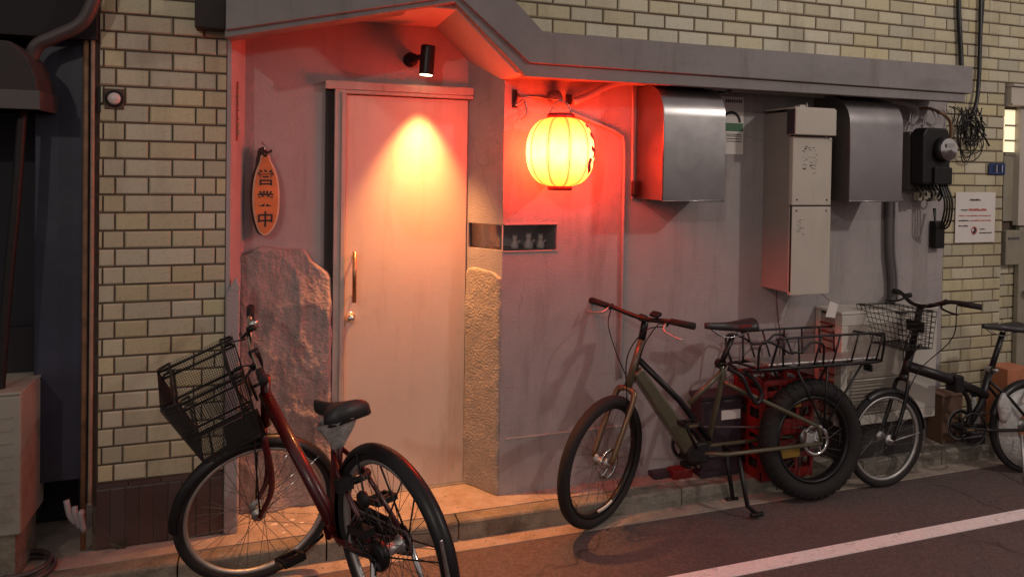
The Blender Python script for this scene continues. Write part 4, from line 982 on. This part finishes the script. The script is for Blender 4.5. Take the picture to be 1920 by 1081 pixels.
for sy in (0,):
    a, b = Vector((1.045, 0, .755)), Vector((.735, 0, .325)); vs = []
    for P, wd in ((a, .030), (b, .047)):
        for s1_, s2_ in ((-1, -1), (1, -1), (1, 1), (-1, 1)): vs.append(P+nv_*wd*s1_+Vector((0, .034*s2_, 0)))
    dt.add(vs, [(0, 1, 2, 3), (7, 6, 5, 4)]+[(i, i+4, (i+1) % 4+4, (i+1) % 4) for i in range(4)])
dt.build('down_tube', 'olive', c.root, bevel=.012)
c.B().prism([(.78, .275), (.67, .265), (.645, .325), (.67, .375), (.75, .37), (.79, .325)], 'y', -.045, .045).build('motor', 'blackm', c.root, bevel=.012)
c.B().tube([(.470, 0, .90), (.552, 0, .745)], .0145, 12).build('seat_post', 'black', c.root)
c.B().lathe([(.026, -.02), (.026, .02)], (.549, 0, .757), 'y', 16).tube([(.549, .02, .757), (.549, .055, .765)], .008, 8).build('seat_clamp', 'blackm', c.root)
c.saddle(.635, .345, .978, .082, .06, tail_up=.012)
c.B().prism([(.40, .955), (.47, .95), (.48, .962), (.41, .967)], 'y', .074, .0785).build('saddle_patch', 'crate', c.root)
fk = c.F()
fk.tube([(1.092, 0, .672), (1.10, 0, .655)], .028, 12)
for sy in (-1, 1): fk.tube(crom([(1.098, sy*.02, .665), (1.106, sy*.052, .640), (1.18, sy*.058, .50), (1.258, sy*.055, .332)], 5), [.016]*6+[.014]*9+[.011], 10)
fk.build('fork', 'copper', c.root)
c.F().tube([(.985, 0, 1.02), (1.005, 0, .905)], .019, 12).tube([(.985, 0, 1.012), (1.035, 0, 1.028)], .019, 12).build('stem', 'black', c.root)
hb = c.F().tube(crom([(1.06, -.30, 1.05), (1.06, -.18, 1.048), (1.045, -.05, 1.03), (1.045, .05, 1.03), (1.06, .18, 1.055), (1.06, .30, 1.065)], 5), .0125, 10).build('handlebar', 'black', c.root)
for sy in (-1, 1):
    MB(c.fx).tube([(1.06, sy*.19, 1.052+.006*sy), (1.058, sy*.315, 1.058+.008*sy)], [.016, .018], 12).build('grip', 'rubber', hb)
    c.brake_lever(1.055, .27, 1.05, sy)
g = c.F()
g.tube(crom([(1.06, -.17, 1.03), (1.17, -.1, .98), (1.18, -.03, .86), (1.12, .0, .74)], 8), .003, 6)
g.tube(crom([(1.06, .17, 1.03), (1.14, .1, 1.0), (1.17, .03, .85), (1.16, .05, .60), (1.2, .06, .45)], 8), .003, 6)
g.tube(crom([(1.05, .14, 1.03), (1.0, .08, 1.0), (1.03, .03, .88), (1.08, .03, .70)], 8), .003, 6)
g.build('brake_cable', 'black', c.root)
c.B().box(1.0, 1.06, -.03, .03, 0, 0.001)
c.F().prism([(1.03, 1.065), (1.07, 1.055), (1.073, 1.072), (1.035, 1.083)], 'y', .07, .12).build('display', 'blackm', c.root, bevel=.004)
rk = c.B()
zd, zr = .735, .875; hw = .12
for sy in (-1, 1):
    rk.tube(crom([(.43, sy*.04, .72), (.40, sy*hw, zd), (0, sy*hw, zd), (-.36, sy*hw, zd), (-.385, sy*.04, zd)], 5), .009, 8)
    ho = hw+.035
    rk.tube(crom([(.405, sy*hw, zd), (.415, sy*ho, zr-.02), (.37, sy*ho, zr+.01), (.28, sy*ho, zr-.025)], 4)+crom([(.24, sy*ho, zr-.055), (.16, sy*ho, zr-.055)], 1)+crom([(.10, sy*ho, zr-.01), (.06, sy*ho, zr-.01), (.02, sy*ho, zr-.03), (.0, sy*hw, zd)], 4), .0065, 7)
    rk.tube(crom([(.33, sy*hw, zd), (.30, sy*ho, zr+.0), (.26, sy*ho, zr+.02), (-.31, sy*ho, zr+.02), (-.38, sy*ho, zr), (-.385, sy*hw, zd)], 4), .0065, 7)
    for x in (.25, .15, 0.06, -.06, -.18, -.28, -.345): rk.tube([(x, sy*hw, zd), (x+(.025 if (int(x*100) % 2) else -.03), sy*ho, zr+.02)], .005, 6)
    for x in (.17, -.03, -.26): rk.tube([(x, sy*hw, zd), (-.01, sy*.095, .40)], .006, 7)
for x in (.38, .2, 0, -.2, -.36): rk.tube([(x, -hw, zd), (x, hw, zd)], .007, 7)
rk.tube([(-.383, -hw-.035, zr), (-.383, hw+.035, zr)], .0065, 7)
rk.build('rear_rack', 'black', c.root)
c.B().box(-.365, .33, -.105, .105, zd+.01, zd+.024).build('rack_deck', 'alu', c.root, bevel=.005)
c.ring_gear(.735, .345, .085, -.06)
c.pedal(.745, .355, 62, 1); c.pedal(.745, .355, 242, -1)
c.chain(.735, .345, .085, .045, -.06)
g = c.B().lathe([(.055, -.045), (.055, -.05), (.04, -.06), (.03, -.07), (0, -.07)], (0, 0, .321), 'y', 20)
g.tube([(0, -.075, .30), (.04, -.08, .24), (.02, -.08, .17)], .012, 8); g.build('derailleur', 'black', c.root)
g = c.B().prism([(.03, .36), (.08, .38), (.09, .32), (.05, .29)], 'y', .045, .075); g.build('brake_caliper', 'alu', c.root, bevel=.005)
g = c.B()
for sy in (-1, 1):
    g.tube([(.50, sy*.06, .30), (.46+.02*sy, sy*.10, .05), (.43, sy*.11, .004)], [.013, .012, .012], 8)
    g.tube([(.43-.03, sy*.11, .006), (.43+.04, sy*.11, .006)], .012, 8)
g.tube([(.50, -.07, .30), (.50, .07, .30)], .014, 8)
g.build('centre_stand', 'black', c.root)
c.B().tube(crom([(.52, .02, .735), (.47, .07, .70), (.44, .085, .62), (.40, .09, .56), (.36, .08, .60), (.40, .075, .68), (.46, .06, .72)], 6), .012, 9).build('cable_lock', 'black', c.root)
MB(c.fx).ring((c.wb, .02, c.Rf), .245, .009, 'y', 8, 6, R(248), R(275), squash=.6).build('wheel_reflector', 'paper', c.root)
c.B().box(-.41, -.395, -.03, .03, .66, .70).build('rear_light', 'black', c.root, bevel=.004)

# --- folding bicycle
d_ = Bike('black folding bicycle with a wire front basket, at the right', (4.2602, 2.9867, 3.0541, -.042, .0975), .996, 70.08, .2725, .267, name='folding_bicycle')
d_.wheel(True, .02, 28); d_.wheel(False, .02, 28)
d_.fender(True, .02, 60, 175, m='black'); d_.fender(False, .02, 20, 170, m='black')
f2 = d_.B()
f2.tube([(.815, 0, .745), (.866, 0, .60)], .022, 12)
f2.tube([(.835, 0, .665), (.55, 0, .575), (.30, 0, .47)], [.03, .03, .028], 14)
f2.tube([(.262, 0, .62), (.33, 0, .42), (.43, 0, .29)], .019, 12)
f2.tube(crom([(.50, 0, .54), (.43, 0, .47), (.41, 0, .38), (.43, 0, .30)], 5), .013, 8)
for sy in (-1, 1):
    f2.tube([(.285, sy*.02, .55), (.18, sy*.05, .46), (0, sy*.06, .27)], .009, 8); f2.tube([(.42, sy*.02, .29), (.3, sy*.05, .28), (0, sy*.06, .266)], .01, 8)
f2.build('frame', 'black', d_.root)
d_.B().box(.485, .545, -.038, .04, .505, .60).build('hinge', 'blackm', d_.root, bevel=.008)
d_.B().tube([(.165, 0, .83), (.265, 0, .59)], .0155, 12).build('seat_post', 'black', d_.root)
d_.B().tube([(.262, .0, .615), (.262, .05, .62)], .01, 8).lathe([(.024, -.018), (.024, .018)], (.262, 0, .612), 'y', 14).build('seat_clamp', 'alu', d_.root)
sdl = d_.saddle(.31, .04, .885, .085, .05)
fk = d_.F()
fk.tube([(.862, 0, .62), (.872, 0, .585)], .026, 12)
for sy in (-1, 1): fk.tube(crom([(.87, sy*.015, .595), (.88, sy*.04, .57), (.92, sy*.045, .43), (.985, sy*.045, .275)], 5), .011, 8)
fk.build('fork', 'black', d_.root)
d_.F().tube([(.75, 0, 1.01), (.818, 0, .74)], .018, 12).build('stem', 'black', d_.root)
hb = d_.F().tube(crom([(.66, -.27, 1.045), (.72, -.16, 1.05), (.76, -.05, 1.01), (.76, .05, 1.01), (.72, .16, 1.05), (.66, .27, 1.045)], 5), .0115, 10).build('handlebar', 'black', d_.root)
for sy in (-1, 1):
    MB(d_.fx).tube([(.70, sy*.19, 1.048), (.65, sy*.29, 1.042)], [.016, .017], 12).build('grip', 'rubber', hb)
    d_.brake_lever(.70, .22, 1.045, sy, 'black')
d_.F().tube(crom([(.75, .12, 1.03), (.86, .12, 1.02), (.93, .06, .80), (.90, .03, .66)], 8), .003, 6).tube(crom([(.72, .2, 1.04), (.70, .16, .85), (.80, .05, .66), (.9, .04, .5)], 8), .003, 6).build('brake_cable', 'black', d_.root)
wire_basket(d_, .79, 1.045, .79, 1.0, .12, .155, .02, .03, 'black', r=.0019, bars=((1, .0035), (0, .003)), xb=(.80, 1.0))
d_.F().tube([(.80, -.05, .80), (.85, 0, .70)], .006, 6).tube([(.80, .05, .80), (.85, 0, .70)], .006, 6).build('basket_bracket', 'black', d_.root); d_.F().box(.775, .80, -.05, .05, .86, .92).build('stem_clamp', 'black', d_.root)
d_.ring_gear(.435, .295, .085, -.045); d_.pedal(.435, .295, 197, -1, .16); d_.pedal(.435, .295, 17, 1, .16)
d_.B().ring((.435, .045, .295), .09, .006, 'y', 32, 6).build('chain_guard', 'black', d_.root)
d_.chain(.435, .295, .085, .035, -.045)
d_.B().tube([(.12, .07, .25), (.19, .15, .005)], .008, 8).build('kickstand', 'alu', d_.root)
d_.B().tube([(.0, .0, .28), (-.11, .02, .34)], .003, 6).build('mudguard_stay', 'alu', d_.root)
d_.F().tube([(.996, .05, .2725), (.80, .05, .30)], .0035, 6).build('mudguard_stay', 'alu', d_.root)
g = d_.B(); rnd = random.Random(8)
vs = []; n1, n2 = 8, 12
from mathutils import noise as NZ
for i in range(n1+1):
    for j in range(n2):
        a = 2*math.pi*j/n2; t = i/n1; r2 = .045*math.sin(math.pi*(.12+.8*t))*(1+.35*NZ.noise(Vector((math.cos(a)*2, math.sin(a)*2, t*4))))
        vs.append((.22+r2*math.cos(a), .05+r2*math.sin(a)*.6, .32+.17*t))
g.add(vs, [(i*n2+j, i*n2+(j+1) % n2, (i+1)*n2+(j+1) % n2, (i+1)*n2+j) for i in range(n1) for j in range(n2)]+[tuple(range(n2)), tuple(n1*n2+j for j in range(n2-1, -1, -1))], True)
g.build('plastic_wrap', 'plastic', d_.root)
g = d_.B().prism([(.10, .43), (.04, .52), (.0, .555), (-.01, .53), (.05, .45)], 'y', .05, .07); g.build('cable_tie', 'paper', d_.root, bevel=.004)
# white disc cover on the rear wheel
d_.B().lathe([(.10, .028), (.235, .026), (.235, .024), (.10, .026)], (0, 0, .267), 'y', 40).build('skirt_guard', 'plastic', d_.root)

# --- red city bicycle
q = Bike('dark red city bicycle with a black mesh front basket, nearest the viewer', (.434, 2.2572, 2.00113, .08923, 1.29971), 1.0193, 69.888, .3274, .3274, -.19882, .21241, .05, name='city_bicycle', sc_=.977, up=0)
q.wheel(True, .021, 36); q.wheel(False, .021, 36)
q.fender(True, .019, 20, 200, gap=.016, wd=.033, m='black'); q.fender(False, .019, -8, 200, gap=.014, wd=.032, m='black')
f3 = q.B()
f3.tube([(.80, 0, .872), (.874, 0, .665)], .021, 14)
f3.tube([(.835, 0, .80), (.62, 0, .575), (.385, 0, .325)], [.027, .026, .026], 14)
f3.tube([(.246, 0, .69), (.385, 0, .325)], .0205, 12)
f3.lathe([(.026, -.035), (.026, .035)], (.385, 0, .322), 'y', 16)
for sy in (-1, 1):
    f3.tube([(.27, sy*.018, .62), (.2, sy*.045, .56), (0, sy*.06, .327)], .0085, 8)
    f3.tube([(.38, sy*.02, .32), (.28, sy*.045, .315), (0, sy*.06, .325)], .0095, 8)
f3.build('frame', 'redpaint', q.root)
fk = q.F()
fk.tube([(.874, 0, .668), (.882, 0, .645)], .024, 12)
for sy in (-1, 1): fk.tube(crom([(.876, sy*.012, .66), (.882, sy*.036, .635), (.905, sy*.046, .50), (.945, sy*.05, .40), (1.019, sy*.05, .328)], 6), [.0145]*10+[.013]*9+[.011]*6, 10)
fk.build('fork', 'redpaint', q.root)
q.F().tube(crom([(.774, 0, 1.0), (.775, 0, .95), (.80, 0, .88)], 4), .0135, 10).tube([(.76, 0, .995), (.80, 0, .995)], .017, 10).build('stem', 'black', q.root)
hb = q.F().tube(crom([(.728, -.28, 1.055), (.745, -.22, 1.05), (.775, -.12, 1.01), (.785, 0, .995), (.785, .10, 1.0), (.785, .18, 1.0), (.785, .24, .995)], 6), .0115, 10).build('handlebar', 'chrome', q.root)
for sy in (-1, 1):
    MB(q.fx).tube([(.742, -.225, 1.05), (.724, -.31, 1.057)] if sy < 0 else [(.785, .18, 1.0), (.785, .26, .992)], [.0155, .018], 12).build('grip', 'rubber', hb)
    q.brake_lever(.745 if sy < 0 else .785, .23 if sy < 0 else .20, 1.045 if sy < 0 else .995, sy, 'black')
g = q.F()
g.tube(crom([(.79, -.13, 1.01), (.88, -.10, 1.03), (.90, -.03, .90), (.87, .0, .78)], 8), .0032, 6)
g.tube(crom([(.79, .13, 1.01), (.87, .12, 1.02), (.89, .05, .86), (.885, .03, .70)], 8), .0032, 6)
g.build('brake_cable', 'black', q.root)
q.F().lathe([(0, 0), (.02, .002), (.024, .012), (.018, .02), (0, .024)], (.74, -.15, 1.045), 'z', 16).build('bell', 'chrome', q.root)
wire_basket(q, .835, 1.14, .715, 1.03, .125, .185, .0, .0095, 'black', r=.00095, bars=((1, .0055), (.90, .0055), (.50, .0045), (.40, .0045), (0, .005)), xb=(.875, 1.10))
q.F().tube([(.86, -.05, .72), (1.015, -.055, .335)], .004, 6).tube([(.90, .05, .71), (1.015, .055, .335)], .004, 6).tube([(.80, 0, .86), (.85, 0, .86)], .007, 6).box(.835, .845, -.05, .05, .82, .90).tube([(.90, .0, .70), (.865, 0, .67)], .008, 6).build('basket_bracket', 'black', q.root)
q.F().prism([(.86, .69), (1.0, .695), (1.01, .70), (.86, .71)], 'y', -.1, .1).build('basket_base', 'blackm', q.root)
q.F().tube([(1.019, -.05, .327), (1.019+.322*math.cos(R(142)), -.03, .327+.322*math.sin(R(142)))], .0024, 6).tube([(1.019, .05, .327), (1.019+.322*math.cos(R(160)), .03, .327+.322*math.sin(R(160)))], .0024, 6).tube([(1.019, -.05, .327), (1.019+.322*math.cos(R(166)), -.03, .327+.322*math.sin(R(166)))], .0024, 6).build('mudguard_stay', 'chrome', q.root)
q.B().tube([(.225, 0, .735), (.262, 0, .65)], .0135, 12).build('seat_post', 'chrome', q.root)
q.B().lathe([(.026, -.022), (.026, .022)], (.248, 0, .685), 'y', 16).build('seat_clamp', 'chrome', q.root)
sdl = q.saddle(.380, .115, .795, .084, .068, tail_up=.008)
g = q.B(); vs = []
for i in range(9):
    for j in range(16):
        a = 2*math.pi*j/16; t = i/8; r2 = (.020+.052*t)*(1+.20*math.cos(a*6+3*t))
        vs.append((.20+r2*math.cos(a)*.8-.03*t, .03+r2*math.sin(a), .645+.10*t))
g.add(vs, [(i*16+j, i*16+(j+1) % 16, (i+1)*16+(j+1) % 16, (i+1)*16+j) for i in range(8) for j in range(16)]+[tuple(range(16))], True)
g.build('plastic_wrap', 'plastic', q.root)
q.ring_gear(.385, .322, .072, -.05); q.chain(.385, .322, .072, .035, -.05)
q.pedal(.385, .322, -30, 1, .165, .07); q.pedal(.385, .322, 150, -1, .165, .07)
g = q.B().prism([(.47, .30), (.46, .40), (.36, .415), (.0, .375), (-.03, .34), (-.02, .29), (.0, .275), (.36, .235), (.44, .25)], 'y', -.066, -.057); g.build('chain_case', 'black', q.root, bevel=.004)
# band brake, lock, carrier stays, stand
br = q.B().lathe([(0, .036), (.045, .036), (.05, .042), (.05, .062), (.045, .066), (.02, .07), (0, .07)], (0, 0, .3274), 'y', 24); br.tube([(.04, .055, .36), (.12, .07, .35), (.16, .06, .33)], .006, 6); br.build('band_brake', 'black', q.root)
lk = q.B().ring((.19, 0, .535), .055, .012, 'z', 30, 8, R(25), R(335)); lk.box(.13, .16, .03, .085, .515, .56); lk.build('ring_lock', 'blackm', q.root)
g = q.B()
for sy in (-1, 1): g.tube([(0, sy*.065, .33), (-.187, sy*.030, .583)], .003, 6).tube([(0, sy*.065, .33), (.07, sy*.032, .64)], .004, 6).tube([(0, sy*.065, .33), (-.315, sy*.030, .36)], .0028, 6)
g.build('mudguard_stay', 'black', q.root)
q.B().lathe([(0, -.012), (.026, -.010), (.030, 0), (.026, .010), (0, .012)], (.035, .055, .50), 'y', 20).build('round_clamp', 'blackm', q.root)
g = q.B()
for i in range(3): g.tube(crom([(.02+.03*i, .07, .45), (.06+.02*i, .085+.01*i, .40-.02*i), (.03-.02*i, .08, .35-.01*i), (-.02, .07, .32)], 5), .0045, 6)
g.box(-.02, .09, .06, .10, .40, .425).build('gear_cluster', 'black', q.root)
g = q.B()
zf = .3274
Minv = q.root.matrix_world.inverted()
for sy in (-1, 1):
    pw = q.root.matrix_world @ Vector((-.02, sy*.12, .0)); foot = Minv @ Vector((pw.x, pw.y, RZ+.006))
    g.tube([(.005, sy*.07, .315), (foot.x*.5, sy*.10, .16), foot], [.011, .010, .011], 9)
    g.tube([foot, foot+Vector((-.06, 0, .008))], .009, 8)
g.build('double_stand', 'chrome', q.root)
q.B().prism([(-.352, .31), (-.345, .43), (-.338, .43), (-.338, .31)], 'y', .024, .034).build('reflector', 'chrome', q.root, bevel=.002)
q.B().box(-.36, -.30, .034, .037, .50, .60)
